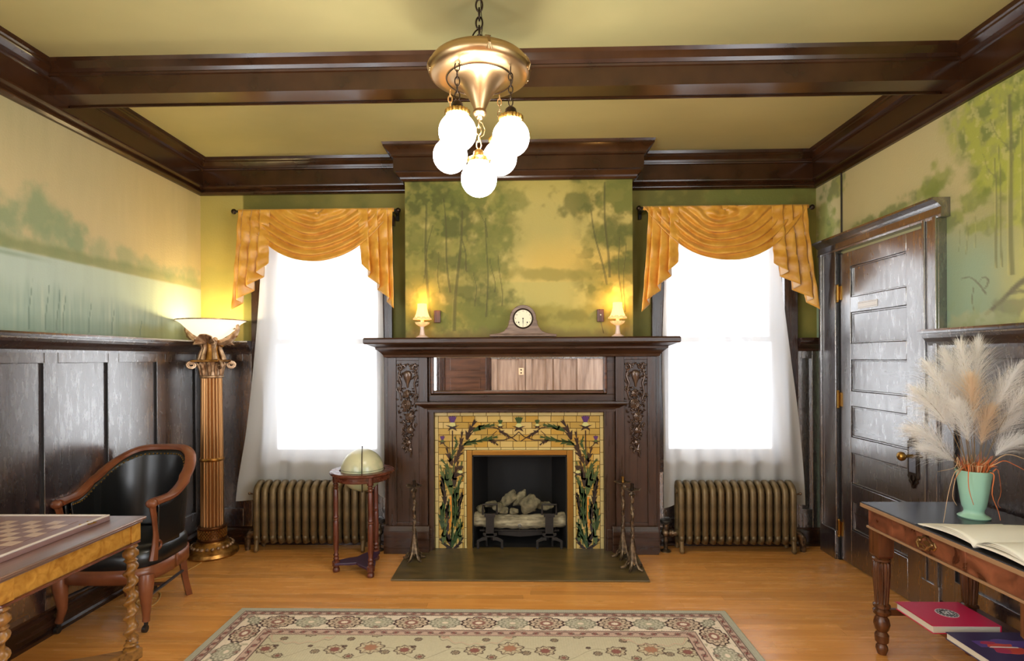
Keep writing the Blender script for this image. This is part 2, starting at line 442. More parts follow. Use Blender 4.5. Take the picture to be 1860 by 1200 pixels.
# ------------------------------------------------------------------ value noise for the painted murals and the rug
_rng = np.random.RandomState(7)
_T = _rng.rand(256, 256)
def vnoise(x, y):
    xi = np.floor(x).astype(int); yi = np.floor(y).astype(int); fx = x - xi; fy = y - yi
    fx = fx * fx * (3 - 2 * fx); fy = fy * fy * (3 - 2 * fy)
    a = _T[yi & 255, xi & 255]; b = _T[yi & 255, (xi + 1) & 255]; c = _T[(yi + 1) & 255, xi & 255]; d = _T[(yi + 1) & 255, (xi + 1) & 255]
    return (a * (1 - fx) + b * fx) * (1 - fy) + (c * (1 - fx) + d * fx) * fy
def fbm(x, y, o=4, s=0.0):
    t = 0; a = 0.5; k = 0
    for i in range(o):
        t = t + a * vnoise(x * 2 ** i + 17.3 * i + s, y * 2 ** i + 9.1 * i + s * 1.7); k += a; a *= 0.5
    return t / k
def sm(a, b, x): t = np.clip((x - a) / (b - a), 0, 1); return t * t * (3 - 2 * t)
def C3(r, g, b): return np.array(lin(r, g, b)[:3])
def mixc(c, d, f): return c * (1 - f[..., None]) + d * f[..., None]
# ------------------------------------------------------------------ painted murals (the paint itself, plus corner lamp glow on the left wall)
def bez(p, t):
    """smooth curve through control values at equally spaced t"""
    n_ = len(p) - 1; x = min(max(t, 0), 1) * n_; i = min(int(x), n_ - 1); f = x - i
    p0, p1, p2, p3 = p[max(i - 1, 0)], p[i], p[i + 1], p[min(i + 2, n_)]
    return .5 * ((2 * p1) + (p2 - p0) * f + (2 * p0 - 5 * p1 + 4 * p2 - p3) * f * f + (3 * p1 - p0 - 3 * p2 + p3) * f ** 3)
def lrp(a, b, t): return a + (b - a) * t
def crown(u, z, cu, cz, ru, rz, seed, fr=9, soft=0.3, rag=1.1):
    d = np.sqrt(((u - cu) / ru) ** 2 + ((z - cz) / rz) ** 2)
    nz = fbm(u * fr, z * fr, 4, seed) - 0.5
    return sm(0, soft, 1 - d + nz * rag)
def trunk(u, z, u0, z0, u1, z1, w, wob=0.01, seed=0):
    t = np.clip((z - z0) / (z1 - z0 + 1e-9), 0, 1)
    c = u0 + (u1 - u0) * t + wob * np.sin(t * 6 + seed)
    ww = w * (1 - 0.5 * t)
    return sm(ww, ww * 0.4, np.abs(u - c)) * (z > min(z0, z1)) * (z < max(z0, z1))

def paint_left(u, z):
    n1 = fbm(u * 1.3, z * 1.3, 4, 3); n2 = fbm(u * 30, z * 4, 3, 5)
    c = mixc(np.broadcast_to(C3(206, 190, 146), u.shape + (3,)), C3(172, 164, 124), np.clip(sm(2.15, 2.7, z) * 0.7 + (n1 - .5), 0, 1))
    c = mixc(c, C3(218, 196, 134), sm(3.0, 3.9, u) * 0.5)  # torchiere glow put into the paint, yellower towards the corner
    # far trees standing on a line at z 1.99, tall at the left and sinking away to the right
    for cu, cz, ru, rz, sd in [(2.62, 2.10, .16, .16, 1), (2.80, 2.17, .14, .20, 2), (2.93, 2.13, .12, .17, 3), (3.05, 2.10, .10, .13, 4), (3.2, 2.07, .12, .10, 5),
                               (3.42, 2.07, .14, .10, 6), (3.62, 2.05, .14, .08, 7), (3.85, 2.04, .14, .07, 8), (4.1, 2.05, .15, .10, 9), (2.45, 2.2, .14, .3, 10)]:
        mk = crown(u, z, cu, cz, ru * 1.15, rz * 1.05, sd, 18, .75, 0.8)
        c = mixc(c, C3(136, 156, 120), mk * (0.85 if cu < 3.2 else 0.55))
    tl = sm(0.045, 0.0, np.abs(z - 1.995) - 0.03 * (fbm(u * 12, z * 4, 3, 12)))
    c = mixc(c, C3(126, 142, 98), tl * (0.8 - 0.35 * sm(3, 4.2, u)))
    # water
    wt = sm(1.975, 1.955, z)
    wc = mixc(np.broadcast_to(C3(196, 206, 176), u.shape + (3,)), C3(184, 202, 190), np.clip(1.4 - (u - 2.4) * 0.9, 0, 1))
    c = c * (1 - wt[..., None]) + wc * wt[..., None]
    bank = sm(0.02, 0.0, np.abs(z - (1.945 - 0.0 * u))) * sm(2.95, 2.6, u)
    c = mixc(c, C3(128, 146, 118), bank * 0.6)
    # reeds and grasses, tallest at the left
    top = 1.80 - 0.07 * sm(2.8, 4.2, u) + 0.10 * (fbm(u * 22, z * 0.5, 3, 21) - .5)
    rd = sm(top + 0.06, top - 0.10, z)
    c = mixc(c, C3(150, 172, 156), rd * 0.55 * (1 - 0.5 * sm(3.4, 4.2, u)))
    st = fbm(u * 60, z * 2.2, 3, 31)
    c = mixc(c, C3(122, 148, 138), rd * sm(0.5, 0.8, st) * 0.55 * (1 - 0.4 * sm(3.4, 4.2, u)))
    c = mixc(c, C3(214, 220, 196), rd * sm(0.45, 0.25, st) * 0.35)
    low = sm(1.70, 1.60, z + 0.08 * (fbm(u * 9, z * 9, 3, 41) - .5))
    c = mixc(c, C3(138, 158, 140), low * 0.55); c = mixc(c, C3(160, 156, 84), low * sm(3.2, 3.7, u) * 0.6)
    for uu, hh in [(2.73, 1.84), (2.83, 1.82), (2.9, 1.80), (2.94, 1.82), (3.12, 1.79), (3.3, 1.76), (3.55, 1.72)]:
        c = mixc(c, C3(104, 128, 116), trunk(u, z, uu, 1.58, uu + 0.02, hh, 0.006, 0.004, uu) * 0.7)
    return c * (0.96 + 0.08 * n2[..., None])

def paint_back_left(u, z):
    n1 = fbm(u * 2, z * 2, 4, 8)
    c = mixc(np.broadcast_to(C3(196, 176, 96), u.shape + (3,)), C3(176, 164, 92), np.clip(sm(2.0, 2.6, z) + n1 - .5, 0, 1))
    c = mixc(c, C3(156, 152, 84), crown(u, z, -2.35, 2.05, .3, .12, 4, 9, .6) * .4)
    return c

def paint_breast(u, z):
    # u: x from the left edge, 0..1.664 ; z heights
    n1 = fbm(u * 2.2, z * 2.2, 5, 11); n2 = fbm(u * 16, z * 16, 4, 12)
    c = mixc(np.broadcast_to(C3(178, 164, 92), u.shape + (3,)), C3(198, 176, 98), sm(0.35, 0.7, n1))
    c = mixc(c, C3(204, 172, 82), sm(0.25, 0.0, np.abs(z - 2.12)) * sm(.8, 1.0, u) * .7)
    c = mixc(c, C3(160, 150, 72), sm(2.5, 2.75, z + (n1 - .5) * .3) * 0.6)
    # far shore and the pond
    shore = crown(u, z, 1.05, 2.03, .42, .065, 14, 12, .5) * .7
    c = mixc(c, C3(140, 132, 60), shore)
    pond = sm(1.985, 1.965, z) * sm(.68, .74, u)
    c = mixc(c, C3(184, 172, 96), pond * .85)
    c = mixc(c, C3(150, 140, 62), sm(1.83, 1.76, z + (n2 - .5) * .08) * 0.75)
    fo_ = fbm(u * 7, z * 7, 5, 201); reg = np.maximum(sm(.92, .62, u + .25 * (n1 - .5)), sm(1.18, 1.42, u + .3 * (n1 - .5)) * sm(1.7, 1.95, z))
    c = mixc(c, C3(120, 120, 54), sm(.36, .56, fo_) * reg * .7)
    c = mixc(c, C3(94, 98, 42), sm(.52, .66, fbm(u * 12, z * 12, 4, 207)) * reg * .6)
    # left wood: masses of crowns, then trunks, then undergrowth
    gr = C3(110, 114, 50); gd = C3(86, 92, 40); gl = C3(142, 140, 66)
    for k, (cu, cz, ru, rz, w) in enumerate([(.18, 2.60, .3, .2, .9), (.50, 2.62, .3, .2, .9), (.12, 2.28, .22, .16, .8), (.42, 2.40, .22, .18, .85), (.64, 2.32, .2, .22, .8), (.78, 2.58, .16, .12, .6),
                                           (.30, 2.12, .22, .12, .7), (.62, 2.12, .2, .12, .75), (.12, 2.02, .18, .12, .5), (.45, 1.86, .35, .16, .7), (.2, 1.72, .3, .12, .5), (.55, 1.7, .35, .14, .75)]):
        mk = crown(u, z, cu, cz, ru, rz, 50 + k, 14, .6, 1.5)
        c = mixc(c, gr if k % 3 else gd, mk * w)
    for k, (cu, cz, ru, rz, w) in enumerate([(1.30, 2.56, .24, .14, .7), (1.56, 2.60, .22, .2, .85), (1.50, 2.33, .2, .14, .7), (1.36, 2.24, .1, .08, .4), (1.58, 2.08, .16, .14, .7), (1.5, 1.86, .2, .14, .5), (1.22, 1.72, .3, .06, .4)]):
        mk = crown(u, z, cu, cz, ru, rz, 80 + k, 14, .6, 1.5)
        c = mixc(c, gr if k % 2 else gd, mk * w)
    c = mixc(c, gl, sm(.58, .72, n2) * sm(.95, .7, u) * .5)
    tk = C3(84, 82, 44)
    for u0, z0, u1, z1, w in [(.17, 1.7, .15, 2.55, .016), (.13, 2.0, .2, 2.4, .008), (.36, 1.62, .42, 2.5, .018), (.33, 1.9, .28, 2.6, .011), (.60, 1.72, .60, 2.45, .010), (.61, 2.3, .56, 2.5, .006), (.71, 1.8, .69, 2.2, .006), (.52, 1.8, .51, 2.05, .006),
                              (.25, 1.9, .24, 2.2, .006), (1.47, 1.95, 1.36, 2.5, .012), (1.49, 2.0, 1.46, 2.7, .014), (1.58, 1.8, 1.56, 2.3, .008), (1.60, 1.75, 1.61, 2.25, .006), (.46, 2.05, .42, 2.3, .01), (.66, 1.9, .63, 2.15, .006)]:
        c = mixc(c, tk, trunk(u, z, u0, z0, u1, z1, w, .008, u0 * 9) * .7)
        c = mixc(c, C3(172, 162, 96), trunk(u + w * .9, z, u0, z0, u1, z1, w * .3, .008, u0 * 9) * .15)
    c = mixc(c, C3(120, 100, 60), sm(1.66, 1.58, z + (n2 - .5) * .1) * .6)
    return c

def paint_right(u, z):
    # u = Y (smaller is nearer the camera)
    n1 = fbm(u * 2.0, z * 2.0, 5, 61); n2 = fbm(u * 14, z * 14, 4, 62); n3 = fbm(u * 34, z * 34, 3, 63); n4 = fbm(u * 7, z * 7, 5, 64)
    c = mixc(np.broadcast_to(C3(194, 184, 134), u.shape + (3,)), C3(172, 168, 116), sm(.35, .7, n1))
    c = mixc(c, C3(198, 184, 132), sm(.3, .0, np.abs(u - 3.3)) * .5)
    # blue green mist low in the wood, yellow light at the near end
    c = mixc(c, C3(150, 176, 150), sm(2.2, 1.9, z + (n1 - .5) * .3) * sm(2.45, 2.8, u) * .85)
    c = mixc(c, C3(204, 206, 108), sm(2.72, 2.4, u + (n1 - .5) * .3) * .6)
    g1 = C3(140, 150, 70); g2 = C3(172, 178, 78); g3 = C3(108, 124, 66); g4 = C3(124, 138, 62)
    # leaf canopy: a ragged mass over the near top, thinning downward
    lim = 2.62 + (u - 2.98) * .95
    can = sm(3.04, 2.86, u + (n4 - .5) * .5) * sm(lim - .16, lim + .04, z + (n4 - .5) * .55)
    c = mixc(c, g1, can * .75)
    c = mixc(c, g3, can * sm(.50, .60, n2) * .65)
    c = mixc(c, g2, can * sm(.50, .40, n2) * .75)
    c = mixc(c, C3(204, 200, 130), can * sm(.60, .70, n3) * .5)
    for k, (cu, cz, ru, rz, w) in enumerate([(2.62, 2.24, .20, .10, 1), (2.80, 2.20, .14, .08, 0), (2.5, 2.05, .18, .10, 1), (2.74, 2.05, .13, .06, 2), (2.92, 2.13, .10, .07, 2),
          (3.98, 2.62, .22, .08, 2), (4.14, 2.42, .16, .22, 0), (4.02, 2.35, .1, .12, 2), (3.12, 2.33, .20, .07, 2), (3.38, 2.29, .22, .05, 2), (3.02, 2.36, .11, .12, 0), (3.65, 2.28, .22, .05, 2), (4.15, 2.0, .2, .26, 2)]):
        mk = crown(u, z, cu, cz, ru, rz, 100 + k, 17, .55, 1.5)
        col = mixc(np.broadcast_to((g1, g2, g3)[w], u.shape + (3,)), (g4, g1, g1)[w], sm(.45, .58, n2))
        c = c * (1 - mk[..., None] * .7) + col * mk[..., None] * .7
    tk = C3(118, 120, 82)
    for u0, z0, u1, z1, w, s_ in [(2.575, 1.79, 2.585, 2.62, .020, .75), (2.655, 1.83, 2.665, 2.36, .010, .65), (2.625, 1.83, 2.645, 2.42, .008, .65), (2.51, 1.9, 2.53, 2.5, .010, .5), (2.83, 1.93, 2.83, 2.12, .006, .4), (2.775, 1.95, 2.78, 2.14, .005, .4), (2.88, 1.95, 2.875, 2.1, .005, .35), (2.47, 1.85, 2.46, 2.4, .012, .5)]:
        c = mixc(c, tk, trunk(u, z, u0, z0, u1, z1, w, .005, u0 * 5) * s_)
        c = mixc(c, C3(206, 200, 130), trunk(u - w * .8, z, u0, z0, u1, z1, w * .4, .005, u0 * 5) * s_ * .5)
    for u0, z0, u1, z1 in [(2.585, 2.35, 2.70, 2.56), (2.59, 2.28, 2.50, 2.50), (2.66, 2.25, 2.74, 2.40), (2.60, 2.48, 2.56, 2.66)]:
        c = mixc(c, tk, trunk(u, z, u0, z0, u1, z1, .006, .008, u0 * 9) * .5)
    # fallen tree with roots and a thin curling branch above the ledge
    def limb(pts, w0, w1, s_):
        nonlocal c
        L = [(bez([p[0] for p in pts], t / 24), bez([p[1] for p in pts], t / 24)) for t in range(25)]
        for q, ((a0, b0), (a1, b1)) in enumerate(zip(L[:-1], L[1:])):
            ax = a1 - a0; bz = b1 - b0; L2 = ax * ax + bz * bz + 1e-12; w_ = lrp(w0, w1, q / 24)
            t = np.clip(((u - a0) * ax + (z - b0) * bz) / L2, 0, 1); dd = np.hypot(u - a0 - ax * t, z - b0 - bz * t)
            c = mixc(c, C3(112, 108, 90), sm(w_, w_ * .4, dd + (n3 - .5) * .006) * s_)
    limb([(2.87, 1.81), (2.82, 1.815), (2.78, 1.79), (2.745, 1.755), (2.72, 1.72)], .005, .009, .5)
    limb([(2.765, 1.775), (2.735, 1.80), (2.705, 1.785), (2.715, 1.755), (2.74, 1.74)], .005, .005, .45)
    limb([(2.79, 1.76), (2.80, 1.70), (2.79, 1.64)], .005, .003, .55)
    limb([(2.72, 1.62), (2.64, 1.67), (2.56, 1.73), (2.48, 1.77), (2.40, 1.79)], .012, .026, .55)
    limb([(2.60, 1.70), (2.54, 1.71), (2.47, 1.70), (2.3, 1.71)], .010, .014, .35)
    c = mixc(c, C3(122, 118, 98), crown(u, z, 2.60, 1.64, .12, .05, 140, 20, .3, .9) * .55)
    c = mixc(c, C3(184, 184, 140), crown(u, z, 2.78, 1.59, .25, .05, 141, 24, .4, 1.2) * .6)
    c = mixc(c, C3(150, 160, 110), sm(.55, .65, n2) * sm(1.75, 1.6, z) * .4)
    return c

def lrp(a, b, t): return a + (b - a) * t
def painted_wall(name, plane, const, rects, fn, parent=None, uoff=0.0):
    """plane 'x' or 'y'; rects = [(u0,u1,z0,z1,step)]; one wall surface, the mural stored as paint colour"""
    V = []; Fc = []; Cc = []; k = 0
    for u0, u1, z0, z1, st in rects:
        nu = max(1, int(round((u1 - u0) / st))); nz = max(1, int(round((z1 - z0) / st)))
        uu, zz = np.meshgrid(np.linspace(u0, u1, nu + 1), np.linspace(z0, z1, nz + 1))
        col = fn(uu - uoff, zz)
        uf = uu.ravel(); zf = zz.ravel(); cf = np.full_like(uf, const)
        V.append(np.stack([cf, uf, zf], 1) if plane == 'x' else np.stack([uf, cf, zf], 1))
        Cc.append(np.clip(col.reshape(-1, 3), 0, 1))
        i = np.arange(nu)[None, :] + (nu + 1) * np.arange(nz)[:, None] + k
        i = i.ravel(); Fc.append(np.stack([i, i + 1, i + nu + 2, i + nu + 1], 1)); k += len(uf)
    V = np.concatenate(V); Fc = np.concatenate(Fc); Cc = np.concatenate(Cc)
    me = bpy.data.meshes.new(name); me.vertices.add(len(V)); me.vertices.foreach_set('co', V.astype(np.float32).ravel())
    me.loops.add(len(Fc) * 4); me.loops.foreach_set('vertex_index', Fc.astype(np.int32).ravel())
    me.polygons.add(len(Fc)); me.polygons.foreach_set('loop_start', (np.arange(len(Fc)) * 4).astype(np.int32))
    me.update(calc_edges=True); me.validate()
    at = me.color_attributes.new('paint', 'FLOAT_COLOR', 'POINT')
    at.data.foreach_set('color', np.concatenate([Cc, np.ones((len(Cc), 1))], 1).astype(np.float32).ravel())
    me.materials.append(M['mural'])
    o = bpy.data.objects.new(name, me); COL.objects.link(o)
    if parent: o.parent = parent
    return o

# ------------------------------------------------------------------ floor, ceiling, walls
fl = struct(B(XL - .15, XR + .15, YR - .15, D + .15, -0.12, -0.012).build('floor', 'dark_wood_x'))
random.seed(3)
BW = 0.058
y = D + .05
while y > 2.38:
    x = XL - random.random() * 0.9
    while x < XR + .06:
        L = random.uniform(1.0, 1.9)
        a, b_ = max(x, XL - .06), min(x + L, XR + .06)
        if b_ - a > 0.02: B(a + 0.0004, b_ - 0.0004, y - BW + 0.0005, y - 0.0005, -0.012, 0.0).build('floor_board', 'floor_wood', fl)
        x += L
    y -= BW
B(XL, XR, YR, y - 0.0005, -0.012, 0.0).build('floor_board', 'floor_wood', fl)   # boards behind the frame, too near the camera's feet to be seen
ce = struct(B(XL - .15, XR + .15, YR - .15, D + .15, ZC, ZC + 0.12).build('ceiling', 'ceiling_paint'))

ZB, ZT = 1.50, ZC
g = 0.0075
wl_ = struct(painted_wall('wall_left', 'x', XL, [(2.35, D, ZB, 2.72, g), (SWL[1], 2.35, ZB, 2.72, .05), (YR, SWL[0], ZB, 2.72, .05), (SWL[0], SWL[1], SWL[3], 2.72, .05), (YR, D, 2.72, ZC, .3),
    (SWL[1], D, 0, ZB, .4), (YR, SWL[0], 0, ZB, .4), (SWL[0], SWL[1], 0, SWL[2], .4)], paint_left))
wr_ = struct(painted_wall('wall_right', 'x', XR, [(1.9, D, ZB, 2.72, g), (SWR[1], 1.9, ZB, 2.72, .05), (YR, SWR[0], ZB, 2.72, .05), (SWR[0], SWR[1], SWR[3], 2.72, .05), (YR, D, 2.72, ZC, .3),
    (SWR[1], D, 0, ZB, .4), (YR, SWR[0], 0, ZB, .4), (SWR[0], SWR[1], 0, SWR[2], .4)], paint_right))
def pb(u, z):
    a = paint_back_left(u, z); n = fbm(u * 3, z * 3, 5, 77); n2 = fbm(u * 12, z * 12, 3, 78)
    b_ = mixc(np.broadcast_to(C3(132, 124, 60), u.shape + (3,)), C3(108, 106, 50), sm(.35, .65, n))
    b2 = mixc(b_, C3(118, 124, 60), crown(u, z, 1.9, 2.66, .5, .1, 9, 9, .4) * .8)
    b2 = mixc(b2, C3(160, 148, 76), sm(.6, .75, n2) * .25)
    s = sm(-2.155, -2.15, u)[..., None]; r = sm(1.0, 1.05, u)[..., None]
    c = a * (1 - s) + b_ * s
    return c * (1 - r) + b2 * r
(w0a, w0b), (w1a, w1b) = WIN
wb_ = struct(painted_wall('wall_back', 'y', D, [(XL, w0a, 1.4, WZ1, .015), (w0b, BX0 + .02, 1.4, WZ1, .02), (BX1 - .02, w1a, 1.4, WZ1, .02), (w1b, XR, 1.4, WZ1, .015), (XL, BX0, WZ1, 2.72, .015), (BX1, XR, WZ1, 2.72, .015),
    (XL, BX0, 2.72, ZC, .3), (BX1, XR, 2.72, ZC, .3), (XL, w0a, 0, 1.4, .3), (w0b, -.45, 0, 1.4, .5), (.45, w1a, 0, 1.4, .5), (-.45, .45, 1.0, 1.4, .4), (BX0, BX1, 1.4, 1.55, .3), (w1b, XR, 0, 1.4, .3), (w0a, w0b, 0, WZ0, .3), (w1a, w1b, 0, WZ0, .3)], pb))
# chimney breast: painted front, plain side returns (child of the back wall)
cb = painted_wall('chimney_breast', 'y', YB, [(BX0, BX1, ZL - .1, 2.75, .006)], paint_breast, wb_, uoff=BX0)
MB().box(BX0, BX0 + .02, YB + .001, D, ZL - .1, 2.75).box(BX1 - .02, BX1, YB + .001, D, ZL - .1, 2.75).build('breast_return', 'olive_wall', wb_)
# masonry thickness behind the windows (reveals)
for (a, b_) in WIN:
    MB().box(a - .02, a, D + .001, D + .16, WZ0, WZ1).box(b_, b_ + .02, D + .001, D + .16, WZ0, WZ1).box(a, b_, D + .001, D + .16, WZ1, WZ1 + .02).box(a, b_, D + .001, D + .16, WZ0 - .02, WZ0).build('reveal', 'dark_wood_z', wb_)
# rear wall behind the camera
wre = MB()
cuts = [XL, RW[0][0], RW[0][1], RW[1][0], RW[1][1], XR]
wre.box(cuts[0], cuts[1], YR - .1, YR, 0, ZC).box(cuts[2], cuts[3], YR - .1, YR, 0, ZC).box(cuts[4], cuts[5], YR - .1, YR, 0, ZC)
for x0, x1, z0, z1 in RW: wre.box(x0, x1, YR - .1, YR, 0, z0).box(x0, x1, YR - .1, YR, z1, ZC)
wre = struct(wre.build('wall_rear', 'olive_wall'))

# ------------------------------------------------------------------ crown mouldings and beam
CP = [(0, 2.696), (.018, 2.698), (.034, 2.708), (.036, 2.715), (.026, 2.722), (.024, 2.732), (.045, 2.744), (.056, 2.748), (.058, 2.757), (.05, 2.760), (.05, 2.872), (.060, 2.876), (.062, 2.884), (.056, 2.890), (.062, 2.905), (.078, 2.922), (.088, 2.928), (.088, 2.938), (.096, 2.944), (.102, ZC + .001)]
MB().sweep(CP, [(XL, YR), (XR, YR), (XR, D), (XL, D)], closed=True).build('trim_1', 'crown_wood', ang=.3).__setitem__('kind', 'structure')
BP = [(-.01, 2.715), (.016, 2.718), (.028, 2.730), (.032, 2.742), (.046, 2.756), (.056, 2.766), (.056, 2.775), (.070, 2.778), (.070, 2.872), (.085, 2.878), (.085, 2.890), (.095, 2.905), (.120, 2.930), (.132, 2.938), (.132, 2.948), (.140, ZC + .001)]
struct(MB().sweep(BP, [(BX1, D), (BX1, YB), (BX0, YB), (BX0, D)]).build('trim_2', 'crown_wood', ang=.3))
bm_ = MB()
bm_.box(XL + .02, XR - .02, 2.797, 2.925, 2.795, ZC)
UP = [(.0, 2.888), (.008, 2.892), (.010, 2.902), (.006, 2.908), (.014, 2.924), (.032, 2.942), (.040, 2.948), (.050, ZC)]
bm_.sweep(UP + [(0, ZC)], [(XR - .05, 2.797), (XL + .05, 2.797)][::-1][::-1] if False else [(XL + .05, 2.925), (XR - .05, 2.925)])
bm_.sweep(UP + [(0, ZC)], [(XR - .05, 2.797), (XL + .05, 2.797)])
bm_.sweep([(0, 2.787), (.008, 2.787), (.010, 2.793), (.004, 2.800), (0, 2.802)], [(XL + .05, 2.925), (XR - .05, 2.925)])
struct(bm_.build('trim_3', 'crown_wood', ang=.3))

# ------------------------------------------------------------------ wainscot
LEDGE = [(.0, ZL - .10), (.048, ZL - .10), (.052, ZL - .085), (.066, ZL - .066), (.085, ZL - .045), (.094, ZL - .030), (.094, ZL - .022), (.112, ZL - .020), (.116, ZL - .010), (.112, ZL), (0, ZL)]
STI = 0.045
def side_wainscot(X, sgn, panels, y0, y1, parent, skip=None):
    f0, f1 = sorted((X, X + sgn * STI))
    p0, p1 = sorted((X + sgn * .004, X + sgn * .031))
    zb, zt = 0.27, 1.405
    ys = [y0]
    for a, b_ in panels: ys += [a, b_]
    ys.append(y1)
    for i in range(0, len(ys), 2):
        if ys[i + 1] - ys[i] > 0.002: B(f0, f1, ys[i], ys[i + 1], 0.13, 1.47).build('stile', 'varnish_z', parent, bev=.003)
    for a, b_ in panels:
        B(f0, f1, a, b_, zt, 1.47).build('rail', 'varnish_y', parent, bev=.003)
        B(f0, f1, a, b_, .13, zb).build('rail', 'varnish_y', parent, bev=.003)
        m_ = B(p0, p1, a, b_, zb, zt); m_.build('panel', 'varnish_z', parent)
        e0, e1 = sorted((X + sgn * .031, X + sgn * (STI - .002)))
        B(e0, e1, b_ - .004, b_, zb, zt).build('recess_shade', 'shade_dark', parent)  # dark strip standing in for shade on the recess side
PL = [(2.855 + .44 * k, 3.21 + .44 * k) for k in range(-2, 3)]
side_wainscot(XL, 1, PL, 1.0, D, wl_)
side_wainscot(XR, -1, [(1.05, 1.46), (1.505, 1.915), (1.96, 2.37), (2.45, 2.861)], .95, 2.955, wr_)
# plain lower cladding further back behind the camera
for X, sgn, pr in ((XL, 1, wl_), (XR, -1, wr_)):
    a, b_ = sorted((X, X + sgn * STI))
    MB().box(a, b_, YR, SWL[0], 0.0, 1.47).box(a, b_, SWL[0], SWL[1] + .06, 0, SWL[2]).build('cladding', 'varnish_z', pr)
def ledge(name, path, parent=None, m_='varnish_y'):
    o = MB().sweep(LEDGE, path).build(name, m_, parent, ang=.3); 
    if not parent: struct(o)
    return o
# (path keeps the room on its left)
ledge('trim_4', [(w0a - .10, D), (XL, D), (XL, SWL[1])])
ledge('trim_5', [(XR, SWR[1]), (XR, 3.02)])
ledge('trim_6', [(XR, D), (w1b + .10, D)][::1], m_='dark_wood_x')
BASE = [(0, 0), (.068, 0), (.068, .018), (.060, .03), (.056, .10), (.052, .112), (.046, .122), (.045, .135), (0, .135)]
struct(MB().sweep(BASE, [(w1a - .1, D), (BX0 - .1, D)][::-1][::-1] if False else [(XR, .95), (XR, 2.95)]).build('baseboard_right', 'dark_wood_y', ang=.3))
struct(MB().sweep(BASE, [(XL, D), (XL, 1.0)]).build('baseboard_left', 'dark_wood_y', ang=.3))
struct(MB().sweep(BASE, [(XR, D), (1.0, D)]).sweep(BASE, [(-1.0, D), (XL, D)]).build('baseboard_back', 'dark_wood_x', ang=.3))

def back_wainscot(x0, x1, pan, z1=1.47):
    """stiles and rails on the back wall with recessed panels pan=[(a,b,za,zb)]"""
    cur = x0
    for a, b_, za, zb in pan:
        B(cur, a, D - STI, D, .13, z1).build('stile', 'varnish_z', wb_, bev=.003)
        B(a, b_, D - STI, D, .13, za).build('rail', 'varnish_x', wb_, bev=.003)
        if zb < z1: B(a, b_, D - STI, D, zb, z1).build('rail', 'varnish_x', wb_, bev=.003)
        B(a, b_, D - .022, D - .004, za, zb).build('panel', 'varnish_z', wb_)
        cur = b_
    B(cur, x1, D - STI, D, .13, z1).build('stile', 'varnish_z', wb_, bev=.003)
back_wainscot(XL + .045, w0a - .1, [(XL + .11, w0a - .17, .27, 1.405)])
back_wainscot(w0a - .1, w0b + .1, [(w0a - .02, w0b + .02, .2, .52)], .58)
back_wainscot(w1a - .1, w1b + .1, [(w1a - .02, w1b + .02, .2, .52)], .58)
back_wainscot(w1b + .1, XR, [(w1b + .13, XR - .06, .27, 1.405)])

# ------------------------------------------------------------------ windows (sash, casing, sill, panes)
for k, (a, b_) in enumerate(WIN):
    w = MB()
    cw = .10
    w.box(a - cw, a, D - .05, D, WZ0 - .05, WZ1 + .02).box(b_, b_ + cw, D - .05, D, WZ0 - .05, WZ1 + .02).box(a - cw - .02, b_ + cw + .02, D - .052, D, WZ1, WZ1 + .075)
    wo = struct(w.build('window_%d' % (k + 1), 'dark_wood_z', bev=.004))
    B(a - cw - .03, b_ + cw + .03, D - .052, D + .03, WZ0 - .035, WZ0).build('sill', 'dark_wood_x', wo, bev=.006)
    B(a - cw, b_ + cw, D - .048, D, WZ0 - .10, WZ0 - .035).build('apron', 'dark_wood_x', wo, bev=.004)
    zm = 1.556
    for nm, z0, z1, yy in (('upper_sash', zm - .02, WZ1, D + .085), ('lower_sash', WZ0, zm + .02, D + .045)):
        t = .045
        s = MB().box(a, a + t, yy, yy + .035, z0, z1).box(b_ - t, b_, yy, yy + .035, z0, z1).box(a + t, b_ - t, yy, yy + .035, z1 - .04, z1).box(a + t, b_ - t, yy, yy + .035, z0, z0 + (.06 if nm[0] == 'l' else .04))
        so = s.build(nm, 'dark_wood_z', wo, bev=.003)
        B(a + t - .005, b_ - t + .005, yy + .015, yy + .019, z0 + .03, z1 - .03).build('pane', 'window_glass', so)
    B((a + b_) / 2 - .03, (a + b_) / 2 + .03, D + .03, D + .08, zm + .02, zm + .04).build('sash_lock', 'dark_bronze', wo, bev=.003)
def rear_window(name, axis, c, u0, u1, z0, z1, sgn):
    q = MB(); t = .06
    parts = [(u0, u0 + t, z0, z1), (u1 - t, u1, z0, z1), (u0 + t, u1 - t, z0, z0 + t), (u0 + t, u1 - t, z1 - t, z1), (u0 + t, u1 - t, (z0 + z1) / 2 - .02, (z0 + z1) / 2 + .02)]
    for a, b_, p, r in parts:
        if axis == 'x': q.box(min(c, c + sgn * .06), max(c, c + sgn * .06), a, b_, p, r)
        else: q.box(a, b_, min(c, c + sgn * .06), max(c, c + sgn * .06), p, r)
    o = struct(q.build(name, 'dark_wood_z', bev=.004))
    e = c + sgn * .03
    (B(e, e + .004, u0 + t, u1 - t, z0 + t, z1 - t) if axis == 'x' else B(u0 + t, u1 - t, e, e + .004, z0 + t, z1 - t)).build('pane', 'window_glass', o)
rear_window('window_3', 'y', YR, *RW[0], -1); rear_window('window_4', 'y', YR, *RW[1], -1)
rear_window('window_5', 'x', XL, *SWL, -1); rear_window('window_6', 'x', XR, *SWR, 1)  # the two side-wall windows are unseen, added to let in more light

